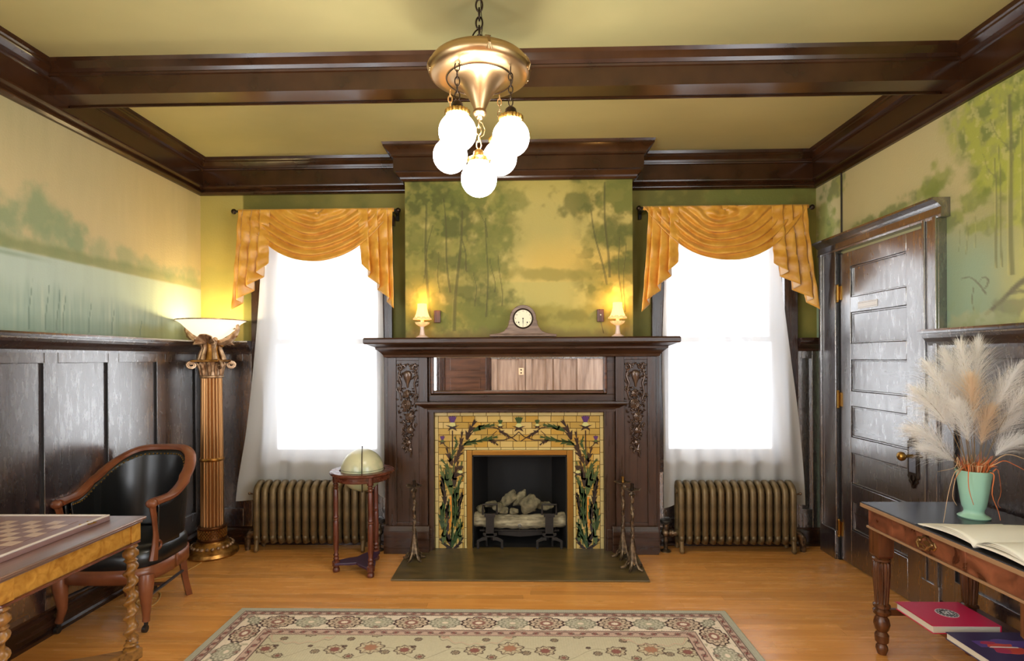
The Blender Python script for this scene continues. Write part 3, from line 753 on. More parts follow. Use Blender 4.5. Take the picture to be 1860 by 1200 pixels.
# rear wainscot, seen in the overmantel mirror
B(-.52, .74, YR, YR + .02, 0, 1.47).build('panel', 'rear_wood_z', wre)
B(.74, XR, YR, YR + .02, 0, 1.47).build('panel', 'rear_wood_z', wre)
for x in (-.52, -.02, .10, .47, .60, 1.02, 1.5, 1.9): B(x, x + .10, YR + .02, YR + .045, 0.13, 1.47).build('stile', 'rear_wood_z', wre, bev=.003)
B(-.52, XR, YR + .02, YR + .05, 1.40, 1.47).build('rail', 'varnish_x', wre, bev=.003)
struct(MB().sweep(LEDGE, [(-.55, YR), (XR, YR)]).build('trim_7', 'dark_wood_x', ang=.3))
sp = MB().box(-.03 + .0, .06, YR + .046, YR + .055, 1.12, 1.24).build('switch_plate', 'lining', wre, bev=.003)
MB().box(.0, .03, YR + .055, YR + .06, 1.195, 1.22).box(.0, .03, YR + .055, YR + .06, 1.14, 1.165).build('switch', 'black', sp)
# rear door
rd = struct(MB().box(-1.36, -.62, YR, YR + .04, 0, 2.13).build('door_2', 'rear_door_x', bev=.003))
for z in (.15, .5, .85, 1.2, 1.55, 1.85): B(-1.26, -.72, YR + .04, YR + .052, z, z + .22).build('panel', 'rear_door_x', rd, bev=.006)
MB().box(-1.46, -1.36, YR, YR + .06, 0, 2.22).box(-.62, -.52, YR, YR + .06, 0, 2.22).box(-1.46, -.52, YR, YR + .07, 2.13, 2.25).build('casing', 'dark_wood_z', rd, bev=.004)

# ------------------------------------------------------------------ door in the right wall
DY0, DY1, DZ = 3.10, 3.90, 2.13
fx = XR - .020     # leaf face
dr = MB()
pz = [(.248, .445), (.558, .77), (.876, 1.084), (1.186, 1.397), (1.507, 1.715), (1.82, 2.028)]
dr.box(fx, fx + .04, DY0, 3.24, .01, DZ).box(fx, fx + .04, 3.78, DY1, .01, DZ)
zz = [.01] + [q for p in pz for q in p] + [DZ]
for i in range(0, len(zz), 2): dr.box(fx, fx + .04, 3.24, 3.78, zz[i], zz[i + 1])
door = struct(dr.build('door_1', 'varnish_z', bev=.003))
for a, b_ in pz:
    B(fx + .016, fx + .03, 3.24, 3.78, a, b_).build('panel', 'varnish_y', door)
    # small sloping bead round each panel
    bd = MB()
    bd.tube([(fx + .012, 3.246, a + .006), (fx + .012, 3.774, a + .006), (fx + .012, 3.774, b_ - .006), (fx + .012, 3.246, b_ - .006)], .006, 6, closed=True)
    bd.build('bead', 'varnish_y', door)
cs = MB()
cs.box(XR - .045, XR, 2.96, 3.085, .0, 2.16).box(XR - .045, XR, 3.915, 4.10, .0, 2.16)
cs.box(XR - .055, XR, 2.955, 3.09, 0, .2).box(XR - .055, XR, 3.91, 4.105, 0, .2)
cs.box(XR - .06, XR - .045, 2.96, 2.985, .2, 2.16).box(XR - .055, XR - .045, 3.05, 3.065, .2, 2.16).box(XR - .06, XR - .045, 4.075, 4.10, .2, 2.16)
cso = cs.build('casing', 'varnish_z', door, bev=.003)
HD = [(0, 2.15), (.050, 2.15), (.052, 2.162), (.048, 2.168), (.048, 2.205), (.056, 2.212), (.066, 2.222), (.085, 2.236), (.092, 2.240), (.092, 2.252), (0, 2.252)]
MB().sweep(HD, [(XR, 2.935), (XR, 4.13)]).build('head', 'varnish_y', door, ang=.3)
MB().box(XR - .03, XR - .001, 3.085, 3.10, 0, 2.14).box(XR - .03, XR - .001, 3.90, 3.915, 0, 2.14).build('jamb', 'black', door)
for z in (.22, 1.12, 1.86):
    hn = MB().tube([(fx - .012, 3.905, z - .05), (fx - .012, 3.905, z + .05)], .008, 8).ell((fx - .012, 3.905, z + .056), .009, 8, 6).ell((fx - .012, 3.905, z - .056), .009, 8, 6).box(fx - .006, fx, 3.875, 3.905, z - .048, z + .048)
    hn.build('hinge', 'brass', door)
# long escutcheon with crest and drop, and the knob
py = 3.185; z0 = .83
esc = MB()
oc = [(0, .15), (.008, .146), (.012, .13), (.022, .122), (.018, .11), (.027, .10), (.026, .085), (.026, -.085), (.029, -.10), (.019, -.112), (.023, -.125), (.011, -.14), (.007, -.158), (0, -.165)]
oc = [(p_[0] * 1.6, p_[1]) for p_ in oc]
poly = [(py + a, z0 + b_) for a, b_ in oc] + [(py - a, z0 + b_) for a, b_ in oc[::-1][1:-1]]
esc.prism(poly, 'x', fx - .007, fx)
for t in (-1, 1):
    esc.tube([(fx - .008, py + .014 * t, z0 + .09), (fx - .011, py + .017 * t, z0 + .11), (fx - .010, py + .006 * t, z0 + .125), (fx - .009, py, z0 + .14)], .0035, 6)
    esc.tube([(fx - .008, py + .014 * t, z0 - .09), (fx - .011, py + .017 * t, z0 - .11), (fx - .010, py + .006 * t, z0 - .125), (fx - .009, py, z0 - .145)], .0035, 6)
eo = esc.build('escutcheon', 'dark_bronze', door, bev=.0015)
B(fx - .0085, fx - .006, py - .026, py + .026, z0 - .072, z0 + .072).build('plate', 'steel_blue', eo)
kn = MB()
kn.tube([(fx - .007, py, z0 + .02), (fx - .05, py, z0 + .02)], [.012, .008], 12)
prof = [(.001, 0), (.014, .004), (.024, .014), (.027, .026), (.022, .038), (.012, .045), (.001, .047)]
k2 = MB().lathe(prof, n=18); k2.v = [(fx - .045 - p[2], py + p[0], z0 + .02 + p[1]) for p in k2.v]; kn.add(k2.v, [tuple(f[::-1]) for f in k2.f])
kn.build('knob', 'brass', door)
# small framed name plate on the second rail: too bright and small in the photo to read any lettering
sy0, sy1 = P(1594, 548, X=fx).y, P(1559, 555, X=fx).y
sz = P(1576, 552, X=fx).z
so = B(fx - .003, fx, sy0, sy1, sz - .022, sz + .022).build('name_plate', 'white_paint', door, bev=.001)
MB().box(fx - .004, fx - .003, sy0 + .006, sy1 - .006, sz + .013, sz + .0145).box(fx - .004, fx - .003, sy0 + .006, sy1 - .006, sz - .0145, sz - .013).build('plate_line', 'steel_blue', so)
# thin conduit running from the door head to the crown
zc_ = MB().tube([(XR - .006, 3.90, 2.25), (XR - .006, 3.90, 2.70)], .006, 8)
struct(zc_.build('trim_8', 'iron'))
# ------------------------------------------------------------------ fireplace
FPX = 0.005
fp = thing('fireplace', 'dark carved wooden mantel with gold thistle tile surround, long mirror and gas logs', 'fireplace', (FPX, 4.0, 0))
mw = 'mantel_wood_'
YF = 4.00
def sym(x0, x1): return (x0, x1)
# deep hidden carcass to the wall
B(-1.0, -.70, 4.03, D - .001, 0, 1.50).build('side_case', mw + 'z', fp, world=True)
B(.71, 1.01, 4.03, D - .001, 0, 1.50).build('side_case', mw + 'z', fp, world=True)
for sgn in (-1, 1):
    x_out, x_in = FPX + sgn * .975, FPX + sgn * .685
    a, b_ = sorted((x_out, x_in))
    pil = MB()
    fr = .062
    pil.box(a, a + fr, YF, YF + .03, .2, 1.50).box(b_ - fr, b_, YF, YF + .03, .2, 1.50).box(a + fr, b_ - fr, YF, YF + .03, .2, .225).box(a + fr, b_ - fr, YF, YF + .03, 1.405, 1.50)
    po = pil.build('pilaster', mw + 'z', fp, world=True, bev=.003)
    B(a + fr, b_ - fr, YF + .012, YF + .03, .225, 1.405).build('panel', mw + 'z', po, world=True)
    MB().box(a - .03, b_ + .01, YF - .02, YF + .03, 0, .165).prism([(YF - .02, .165), (YF + .03, .165), (YF + .03, .2), (YF - .004, .2)], 'x', a - .03, b_ + .01).build('plinth', mw + 'x', po, world=True, bev=.003)
    # applied carving: urn, ribbons, roses and leaf drops
    cx = (a + b_) / 2; zt = 1.395; cv = MB(); R = random.Random(5)
    yy = YF + .008
    def curl(x, z, r, turns, sg, w, th0=0.0):
        pts = []; nn = int(14 * turns)
        for i in range(nn + 1):
            t = i / nn; th = th0 + sg * t * turns * 2 * math.pi; rr = r * (1 - .85 * t)
            pts.append((x + rr * math.cos(th), yy - .006 * (1 - t) - .006, z + rr * math.sin(th)))
        cv.tube(pts, [w * (1 - .5 * i / nn) for i in range(nn + 1)], 6)
    def lf(x, z, dx, dz, w):
        L = math.hypot(dx, dz); ux, uz = dx / L, dz / L
        nx, nz = -uz, ux
        V = [(x, yy, z), (x + dx * .35 + nx * w, yy - .004, z + dz * .35 + nz * w), (x + dx, yy - .012, z + dz), (x + dx * .35 - nx * w, yy - .004, z + dz * .35 - nz * w), (x + dx * .45, yy - .018, z + dz * .45)]
        cv.add(V, [(0, 1, 4), (1, 2, 4), (2, 3, 4), (3, 0, 4)])
    # urn body
    pf = [(.001, -.085), (.006, -.08), (.008, -.06), (.016, -.04), (.030, -.005), (.032, .018), (.024, .034), (.012, .040), (.001, .042)]
    k = MB().lathe(pf, n=16); cv.add([(cx + p[0], yy + p[1] * .5 - .004, zt - .105 + p[2]) for p in k.v], k.f)
    # garland heads above the urn
    for i in range(9):
        x = cx - .072 + i * .018
        cv.ell((x, yy - .008, zt - .022 + .006 * math.sin(i * 2.1)), (.009, .009, .008), 8, 5)
    for s_ in (-1, 1):
        curl(cx + s_ * .058, zt - .045, .022, 1.3, s_, .0055, 1.2)
        curl(cx + s_ * .030, zt - .040, .018, 1.2, -s_, .005, 0.3)
        cv.tube([(cx + s_ * .055, yy - .006, zt - .06), (cx + s_ * .066, yy - .01, zt - .11), (cx + s_ * .048, yy - .01, zt - .16), (cx + s_ * .060, yy - .008, zt - .22), (cx + s_ * .045, yy - .008, zt - .28)], [.006, .007, .006, .005, .004], 6)
    # dense leaves and berries in a shape tapering downward
    for i in range(150):
        t = (i / 150) ** 0.9; z = zt - .06 - t * .60
        hw = .070 * (1 - sm(.45, 1.0, np.array(t)).item() * .68)
        x = cx + R.uniform(-hw, hw) + .012 * math.sin(t * 12) * t
        if abs(x - cx) < .034 and z > zt - .19: continue
        th = R.uniform(0, 6.28); L = R.uniform(.018, .034) * (1 - .3 * t)
        lf(x, z, L * math.cos(th), L * math.sin(th) - .006, .007)
        if R.random() < .42: cv.ell((x, yy - .010, z), R.uniform(.005, .009), 7, 5)
        if R.random() < .22: curl(x, z, R.uniform(.012, .018), 1.1, R.choice((-1, 1)), .0036, th)
    # roses
    for (rx, rz, rr) in ((-.01, .31, .030), (.012, .40, .024), (-.008, .235, .02), (.014, .50, .017), (.006, .59, .013), (.018, .64, .010)):
        for q in range(3): cv.torus((cx + rx, yy - .010 - q * .003, zt - rz), rr * (1 - .3 * q), .0055, 'y', 14, 6)
        cv.ell((cx + rx, yy - .02, zt - rz), rr * .3, 8, 5)
    cv.tube([(cx + .02, yy - .008, zt - .60), (cx + .012, yy - .012, zt - .64), (cx + .026, yy - .012, zt - .67), (cx + .018, yy - .010, zt - .69), (cx + .03, yy - .008, zt - .70)], [.005, .007, .006, .005, .002], 6)
    cv.build('carving', 'carving', po, world=True, ang=1.0)
# mantel shelf
SH = [(.0, 1.425), (.022, 1.43), (.026, 1.445), (.040, 1.462), (.062, 1.482), (.070, 1.486), (.072, 1.500), (.10, 1.512), (.118, 1.520), (.135, 1.524), (.140, 1.533), (.140, 1.556), (.134, ZL + .007)]
pa = [(FPX + .975, D), (FPX + .975, YF), (FPX - .975, YF), (FPX - .975, D)]
q = MB().sweep(SH + [(-.3, ZL + .007)], pa)
sx = FPX
q.box(sx - 1.0, sx + 1.0, YF - .05, D - .001, 1.545, ZL + .0065)
SHZ = ZL + .007
q.build('shelf', mw + 'x', fp, world=True, ang=.3)
# centre: mirror with frame
m0, m1 = P(788, 676, Y=4.06).x, P(1096, 676, Y=4.06).x
mz0, mz1 = P(940, 709, Y=4.06).z, P(940, 644, Y=4.06).z
f = .022
fo = MB()
x_l, x_r = FPX - .685, FPX + .685
fo.box(x_l, m0 - f, YF + .045, YF + .075, mz0 - .03, 1.50).box(m1 + f, x_r, YF + .045, YF + .075, mz0 - .03, 1.50).box(m0 - f, m1 + f, YF + .045, YF + .075, mz1 + f, 1.50)
fo.box(x_l, x_r, YF + .045, YF + .075, 1.10, mz0 - .029)
oo = fo.build('overmantel', mw + 'x', fp, world=True, bev=.003)
FR = [(0, 0), (.004, 0), (.008, .010), (.014, .012), (.020, .008), (.022, 0)]
mf = MB().box(m0 - f, m0, YF + .035, YF + .07, mz0 - f, mz1 + f).box(m1, m1 + f, YF + .035, YF + .07, mz0 - f, mz1 + f).box(m0, m1, YF + .035, YF + .07, mz1, mz1 + f).box(m0, m1, YF + .035, YF + .07, mz0 - f, mz0)
mf.build('mirror_frame', 'walnut_x', oo, world=True, bev=.006)
mir = B(m0, m1, YF + .060, YF + .066, mz0, mz1)
mir.build('mirror', 'mirror', fp, world=True, bev=.003)
# lower ledge
LG = [(0, 1.045), (.008, 1.045), (.012, 1.058), (.030, 1.070), (.052, 1.082), (.060, 1.084), (.066, 1.092), (.064, 1.104), (.0, 1.106)]
q = MB().sweep(LG + [(-.04, 1.106), (-.04, 1.045)], [(FPX + .70, YF + .03), (FPX + .70, YF + .01), (FPX - .70, YF + .01), (FPX - .70, YF + .03)])
q.box(FPX - .70, FPX + .70, YF + .01, YF + .10, 1.03, 1.105)
q.build('lower_ledge', mw + 'x', fp, world=True, ang=.3)
# inner jambs and head framing the tiles
YT = 4.08
tx0, tx1 = P(790, 900, Y=YT).x, P(1097, 900, Y=YT).x
tz1 = P(943, 748, Y=YT).z
MB().box(FPX - .685, tx0, YF + .035, YT + .02, 0, 1.04).box(tx1, FPX + .685, YF + .035, YT + .02, 0, 1.04).box(tx0, tx1, YF + .035, YT + .02, tz1, 1.04).build('inner_frame', mw + 'z', fp, world=True, bev=.003)
for a, b_ in ((FPX - .69, tx0 - .012), (tx1 + .012, FPX + .69)): B(a, b_, YF + .022, YF + .04, 0.0, .17).build('inner_plinth', mw + 'x', fp, world=True, bev=.004)
# tile surround
OX0, OX1 = P(858, 900, Y=YT).x, P(1030, 900, Y=YT).x
OZ = P(943, 826, Y=YT).z
BRX0, BRX1, BRZ = P(848, 900, Y=YT).x, P(1041, 900, Y=YT).x, P(943, 817, Y=YT).z
ts = holder('tile_surround', fp); 
gr = MB().box(tx0, BRX0 + .005, YT, YT + .04, 0, tz1).box(BRX1 - .005, tx1, YT, YT + .04, 0, tz1).box(BRX0, BRX1, YT, YT + .04, BRZ - .005, tz1)
gr.build('grout_bed', 'grout', ts, world=True)
R = random.Random(11)
tcache = {}
def tile(x0, x1, z0, z1, m_):
    w, h = round(x1 - x0 - .0022, 4), round(z1 - z0 - .0022, 4)
    if w < .004 or h < .004: return
    key = (w, h, m_)
    if key not in tcache:
        e = .0018
        V = [(-w / 2, 0, -h / 2), (w / 2, 0, -h / 2), (w / 2, 0, h / 2), (-w / 2, 0, h / 2), (-w / 2 + e, -.004, -h / 2 + e), (w / 2 - e, -.004, -h / 2 + e), (w / 2 - e, -.004, h / 2 - e), (-w / 2 + e, -.004, h / 2 - e)]
        me = bpy.data.meshes.new('tile'); me.from_pydata(V, [], [(4, 5, 6, 7), (0, 1, 5, 4), (1, 2, 6, 5), (2, 3, 7, 6), (3, 0, 4, 7)]); me.materials.append(M[m_]); tcache[key] = me
    o = bpy.data.objects.new('tile', tcache[key]); COL.objects.link(o); o.parent = ts
    o.location = ((x0 + x1) / 2 - FPX, YT - .0005 - 4.0, (z0 + z1) / 2)
    o.rotation_euler = (R.uniform(-.012, .012), 0, R.uniform(-.012, .012))
bw = .028
def strip(x0, x1, z0, z1, n, vertical):
    for i in range(n):
        if vertical: tile(x0, x1, lrp(z0, z1, i / n), lrp(z0, z1, (i + 1) / n), 'tile_border')
        else: tile(lrp(x0, x1, i / n), lrp(x0, x1, (i + 1) / n), z0, z1, 'tile_border')
strip(tx0, tx1, tz1 - bw, tz1, 13, False)
strip(tx0, tx0 + bw, 0, tz1 - bw, 11, True); strip(tx1 - bw, tx1, 0, tz1 - bw, 11, True)
ib = .02
strip(BRX0 - ib, BRX0, 0, BRZ, 9, True); strip(BRX1, BRX1 + ib, 0, BRZ, 9, True)
strip(BRX0 - ib, BRX1 + ib, BRZ, BRZ + ib, 9, False)
def field(x0, x1, z0, z1, rh, tw):
    nr = max(1, round((z1 - z0) / rh))
    for r in range(nr):
        a = lrp(z0, z1, r / nr); b_ = lrp(z0, z1, (r + 1) / nr)
        x = x0 - (tw / 2 if r % 2 else 0) - .01
        while x < x1 - .003:
            u = max(x, x0); v = min(x + tw, x1)
            if v - u > .008: tile(u, v, a, b_, 'tile_%d' % R.randrange(5))
            x += tw
field(tx0 + bw, tx1 - bw, BRZ + ib, tz1 - bw, .05, .094)
field(tx0 + bw, BRX0 - ib, 0, BRZ + ib, .05, .094)
field(BRX1 + ib, tx1 - bw, 0, BRZ + ib, .05, .094)
# thistle mosaic in relief, authored on the left half (crop pixels 4.445 per photo pixel from 780,740) and mirrored
YM = YT - .0065
def cp(x, y): p = P(780 + x / 4.445, 740 + y / 4.445, Y=YM); return (p.x, p.z)
CXM = (tx0 + tx1) / 2
def mos(poly, m_, nm='leaf', dy=0.0):
    for mir_ in (0, 1):
        pl = [cp(*p) for p in poly]
        if mir_: pl = [(2 * CXM - a, b_) for a, b_ in pl][::-1]
        MB().prism(pl, 'y', YM - .0022 - dy, YM + .003).build(nm, m_, ts, world=True, smooth=False)
def spiky(pts, w, m_, teeth=1.0, dy=0.0, seed=0):
    """a jagged thistle leaf along a centre line: teeth on both sides, pointed tip"""
    RR = random.Random(seed); L = [Vector(p) for p in pts]
    seg = []; tot = 0
    for a, b_ in zip(L[:-1], L[1:]): seg.append((tot, (b_ - a).length)); tot += (b_ - a).length
    def at(t):
        s_ = t * tot
        for (o_, l_), a, b_ in zip(seg, L[:-1], L[1:]):
            if s_ <= o_ + l_ + 1e-6: return a + (b_ - a) * ((s_ - o_) / l_), (b_ - a).normalized()
        return L[-1], (L[-1] - L[-2]).normalized()
    nt_ = max(3, int(tot / 42)); left = []; right = []
    for i in range(nt_):
        t0 = (i + .05) / nt_; t1 = (i + .75) / nt_
        env = math.sin(math.pi * min(1, .18 + .82 * (i + .5) / nt_) ** .8) * .75 + .25
        for side, lst in ((1, left), (-1, right)):
            p, d = at(t0); nrm = Vector((-d.y, d.x)) * side
            lst.append(p + nrm * w * .30 * env)
            p2, d2 = at(min(1, t1 + .12)); nrm = Vector((-d2.y, d2.x)) * side
            lst.append(p2 + nrm * w * env * teeth * RR.uniform(.8, 1.25) + d2 * w * .45)
            p3, d3 = at(min(1, t1 + .1)); nrm = Vector((-d3.y, d3.x)) * side
            lst.append(p3 + nrm * w * .22 * env)
    tip, d = at(1.0)
    poly = [tuple(p) for p in left] + [tuple(tip + d * w * .8)] + [tuple(p) for p in right[::-1]]
    mos(poly, m_, 'leaf', dy)
def band(pts, w, m_, nm='stem', dy=0.0):
    L = [Vector(p) for p in pts]; a = []; b_ = []
    for i, p in enumerate(L):
        d = (L[min(i + 1, len(L) - 1)] - L[max(i - 1, 0)]).normalized(); nn = Vector((-d.y, d.x)) * w / 2
        a.append(tuple(p + nn)); b_.append(tuple(p - nn))
    mos(a + b_[::-1], m_, nm, dy)
band([(172, 1140), (188, 900), (182, 640), (196, 470), (240, 350), (300, 280)], 10, 'leaf_green')
band([(135, 1120), (120, 900), (128, 700), (115, 520)], 7, 'leaf_olive')
band([(215, 1120), (232, 900), (236, 700), (245, 560)], 7, 'leaf_olive')
band([(186, 470), (186, 185)], 9, 'leaf_dark')
band([(160, 330), (118, 300)], 5, 'leaf_dark')
band([(300, 280), (400, 266), (520, 262), (600, 262), (680, 235), (722, 195)], 7, 'leaf_dark')
band([(300, 240), (380, 170), (470, 150), (540, 165), (620, 215), (708, 272)], 7, 'leaf_dark')
band([(505, 222), (545, 188)], 5, 'leaf_dark')
band([(170, 720), (176, 860), (168, 975), (150, 860)], 18, 'orange_tile', 'petal')
for sd, (pts, w, m_) in enumerate([
    ([(190, 1130), (150, 1040), (110, 950)], 20, 'leaf_dark'), ([(180, 1130), (215, 1030), (262, 930)], 20, 'leaf_green'), ([(185, 1135), (130, 1120), (90, 1060)], 15, 'leaf_dark'), ([(195, 1135), (240, 1110), (268, 1050)], 15, 'leaf_dark'),
    ([(185, 1060), (188, 1000), (186, 930)], 16, 'leaf_olive'),
    ([(105, 980), (98, 860), (122, 740)], 20, 'leaf_green'), ([(128, 780), (118, 680), (98, 560)], 20, 'leaf_dark'), ([(205, 960), (212, 820), (205, 660)], 24, 'leaf_green'), ([(232, 900), (240, 780), (262, 690)], 18, 'leaf_dark'),
    ([(165, 900), (158, 820), (160, 740)], 15, 'leaf_olive'), ([(175, 700), (165, 600), (170, 500)], 24, 'leaf_olive'), ([(200, 640), (205, 540), (232, 440)], 20, 'leaf_dark'), ([(185, 560), (150, 480), (100, 420)], 18, 'leaf_green'),
    ([(185, 470), (160, 400), (140, 330)], 18, 'leaf_dark'), ([(200, 450), (235, 380), (270, 320)], 22, 'leaf_dark'), ([(240, 360), (255, 290), (262, 200)], 17, 'leaf_dark'), ([(275, 300), (330, 280), (420, 268)], 24, 'leaf_green'),
    ([(300, 262), (325, 180), (368, 110)], 24, 'leaf_dark'), ([(350, 190), (430, 155), (520, 140)], 20, 'leaf_green'), ([(420, 262), (490, 245), (545, 238)], 17, 'leaf_green'), ([(480, 262), (520, 275), (550, 300)], 13, 'leaf_dark'), ([(560, 190), (610, 205), (640, 240)], 15, 'leaf_dark'),
    ([(215, 320), (225, 290), (205, 240)], 14, 'leaf_green'), ([(110, 1100), (120, 1000), (140, 900)], 16, 'leaf_olive'), ([(250, 1100), (245, 1000), (250, 900)], 15, 'leaf_olive'), ([(150, 1000), (140, 880), (150, 760)], 16, 'leaf_dark'), ([(215, 760), (222, 660), (262, 560)], 17, 'leaf_green'), ([(150, 640), (135, 540), (140, 460)], 17, 'leaf_green'), ([(210, 560), (240, 520), (262, 440)], 14, 'leaf_olive'), ([(160, 440), (190, 380), (215, 300)], 16, 'leaf_green'), ([(118, 620), (105, 540), (88, 470)], 13, 'leaf_olive')]):
    spiky(pts, w * 1.18, m_, 1.0, .0004 * (sd % 4), sd)
def thistle(x, y, s_, col, bulb='thistle_bulb', once=False):
    cup = [(x - 26 * s_, y + 25 * s_), (x - 12 * s_, y + 8 * s_), (x + 12 * s_, y + 8 * s_), (x + 26 * s_, y + 25 * s_), (x + 20 * s_, y + 48 * s_), (x, y + 56 * s_), (x - 20 * s_, y + 48 * s_)]
    crw = [(x - 14 * s_, y + 8 * s_), (x - 35 * s_, y - 40 * s_), (x - 24 * s_, y - 34 * s_), (x - 17 * s_, y - 46 * s_), (x - 8 * s_, y - 36 * s_), (x, y - 48 * s_), (x + 8 * s_, y - 36 * s_), (x + 17 * s_, y - 46 * s_), (x + 24 * s_, y - 34 * s_), (x + 35 * s_, y - 40 * s_), (x + 14 * s_, y + 8 * s_)]
    sp = [(x - 20 * s_, y + 46 * s_), (x - 56 * s_, y + 30 * s_), (x - 26 * s_, y + 34 * s_), (x, y + 42 * s_), (x + 26 * s_, y + 34 * s_), (x + 56 * s_, y + 30 * s_), (x + 20 * s_, y + 46 * s_), (x + 38 * s_, y + 76 * s_), (x + 6 * s_, y + 60 * s_), (x - 6 * s_, y + 60 * s_), (x - 38 * s_, y + 76 * s_)]
    for pl, m_, nm, dy in ((crw, col, 'blossom', .0002), (cup, bulb, 'bulb', .0005), (sp, 'leaf_dark', 'sepal', .0009)):
        if once:
            MB().prism([cp(*p) for p in pl], 'y', YM - .0022 - dy, YM + .003).build(nm, m_, ts, world=True, smooth=False)
        else: mos(pl, m_, nm, dy)
thistle(186, 112, 1.0, 'thistle_purple'); thistle(572, 125, .62, 'leaf_green'); thistle(722, 118, 1.0, 'leaf_green', once=True)
thistle(105, 255, .6, 'thistle_purple', 'leaf_olive'); thistle(250, 500, .75, 'leaf_dark')
# brass lining frame
MB().box(BRX0, OX0, YT - .012, YT + .03, 0, BRZ).box(OX1, BRX1, YT - .012, YT + .03, 0, BRZ).box(OX0, OX1, YT - .012, YT + .03, OZ, BRZ).build('metal_frame', 'brass', fp, world=True, bev=.003)
MB().box(OX0, OX0 + .008, YT + .0, YT + .035, 0, OZ).box(OX1 - .008, OX1, YT + .0, YT + .035, 0, OZ).box(OX0, OX1, YT + .0, YT + .035, OZ - .012, OZ).build('damper_frame', 'soot_steel', fp, world=True)
# firebox, splayed cheeks
fb = MB()
bx0, bx1, yb_ = OX0 + .09, OX1 - .09, YT + .40
def quad(a, b_, c, d): fb.add([a, b_, c, d], [(0, 1, 2, 3)])
e = YT + .03
quad((OX0, e, 0), (bx0, yb_, 0), (bx0, yb_, .95), (OX0, e, .95)); quad((OX1, e, .95), (bx1, yb_, .95), (bx1, yb_, 0), (OX1, e, 0))
quad((bx0, yb_, 0), (bx1, yb_, 0), (bx1, yb_, .95), (bx0, yb_, .95)); quad((OX0, e, .95), (bx0, yb_, .95), (bx1, yb_, .95), (OX1, e, .95)); quad((OX0, e, .95), (OX1, e, .95), (OX1, e, OZ), (OX0, e, OZ))
fb.box(OX0, OX1, YT, yb_, -.01, .006)
fb.build('firebox', 'firebox', fp, world=True, smooth=False)
hs_ = MB().prism([(P(710, 1051, Z=.012).x, P(945, 1053, Z=.012).y), (P(1181, 1054, Z=.012).x, P(945, 1053, Z=.012).y), (P(1160, 1012, Z=.012).x + .005, YF - .02), (tx1, YT + .02), (tx0, YT + .02), (P(735, 1010, Z=.012).x, YF - .02)], 'z', .0008, .012)
hs_.build('hearth', 'hearth_stone', fp, world=True, bev=.002)
# wall behind the back of the firebox is inside the chimney: nothing to see

# gas logs, a thing of its own resting on the firebox floor
lg = thing('gas_logs', 'grey ceramic gas log set with rocky lumps inside the fireplace', 'logs', (P(945, 980, Y=4.22).x, 4.22, .006))
lx0, lx1 = P(860, 950, Y=4.17).x, P(1027, 950, Y=4.17).x
def lumpy(c, r, seed, amp=.16, nu=22, nv=14, rot=None):
    R3 = random.Random(seed); ph = [R3.uniform(0, 6) for _ in range(6)]
    def fn(d): return 1 + amp * (math.sin(3 * d[0] + ph[0]) * math.sin(4 * d[2] + ph[1]) + .6 * math.sin(7 * d[1] + ph[2]) * math.sin(8 * d[0] + ph[3]) + .35 * math.sin(15 * d[2] + ph[4]) * math.sin(13 * d[0] + ph[5]))
    m_ = MB().ell((0, 0, 0), r, nu, nv, fn)
    if rot: 
        ca, sa = math.cos(rot), math.sin(rot)
        m_.v = [(x * ca - z * sa, y, x * sa + z * ca) for x, y, z in m_.v]
    return m_.shift(c)
zl = P(945, 945, Y=4.17).z
log = MB(); nn = 28; pts = [(lrp(lx0, lx1, i / nn), 4.17 + .006 * math.sin(i * .7), zl + .012 - .02 * math.sin(math.pi * i / nn)) for i in range(nn + 1)]
log.tube(pts, [.052 + .003 * math.sin(i * 1.7) for i in range(nn + 1)], 20)
log.v = [(x, y, z + .003 * math.sin((z - zl) * 330)) for x, y, z in log.v]
lo = log.build('front_log', 'burner_log', lg, world=True, ang=1.2)
def KK(px, py, Y=4.2): p = P(px, py, Y=Y); return (p.x, p.y, p.z)
for (px, py, rx, rz, rot, sd, Y) in [(905, 921, .030, .024, 0, 1, 4.16), (923, 907, .062, .030, .75, 2, 4.22), (945, 905, .052, .028, .9, 3, 4.24), (961, 914, .060, .046, .55, 4, 4.17), (934, 928, .026, .018, 0, 5, 4.15), (873, 925, .024, .026, .3, 6, 4.2), (892, 915, .040, .018, .1, 7, 4.22), (990, 918, .045, .022, .05, 8, 4.22), (915, 927, .028, .02, .2, 9, 4.16)]:
    lumpy(KK(px, py, Y), (rx * 1.35, rz * 1.4, rz * 1.4), sd, rot=rot).build('lava_rock', 'lava_log', lg, world=True, ang=1.2)
gr_ = MB()
for i in range(5):
    x = lrp(lx0 + .08, lx1 - .08, i / 4); gr_.tube([(x, 4.12, .13), (x, 4.36, .13)], .008, 6)
gr_.tube([(lx0 + .05, 4.14, .125), (lx1 - .05, 4.14, .125)], .008, 6).tube([(lx0 + .05, 4.33, .125), (lx1 - .05, 4.33, .125)], .008, 6)
for x in (lx0 + .1, lx1 - .1):
    for yy_ in (4.14, 4.33): gr_.tube([(x, yy_, .125), (x, yy_, .008)], .009, 6)
gr_.prism([(P(905, 975, Y=4.15).x, .13), (P(905, 975, Y=4.15).x, .09), (P(945, 985, Y=4.15).x, .075), (P(985, 975, Y=4.15).x, .09), (P(985, 975, Y=4.15).x, .13)], 'y', 4.145, 4.155)
gr_.build('grate', 'iron', lg, world=True)
tg = KK(944, 954, 4.115); MB().torus(tg, .010, .0025, 'y', 14, 6).build('metal_ring', 'steel_blue', lg, world=True)

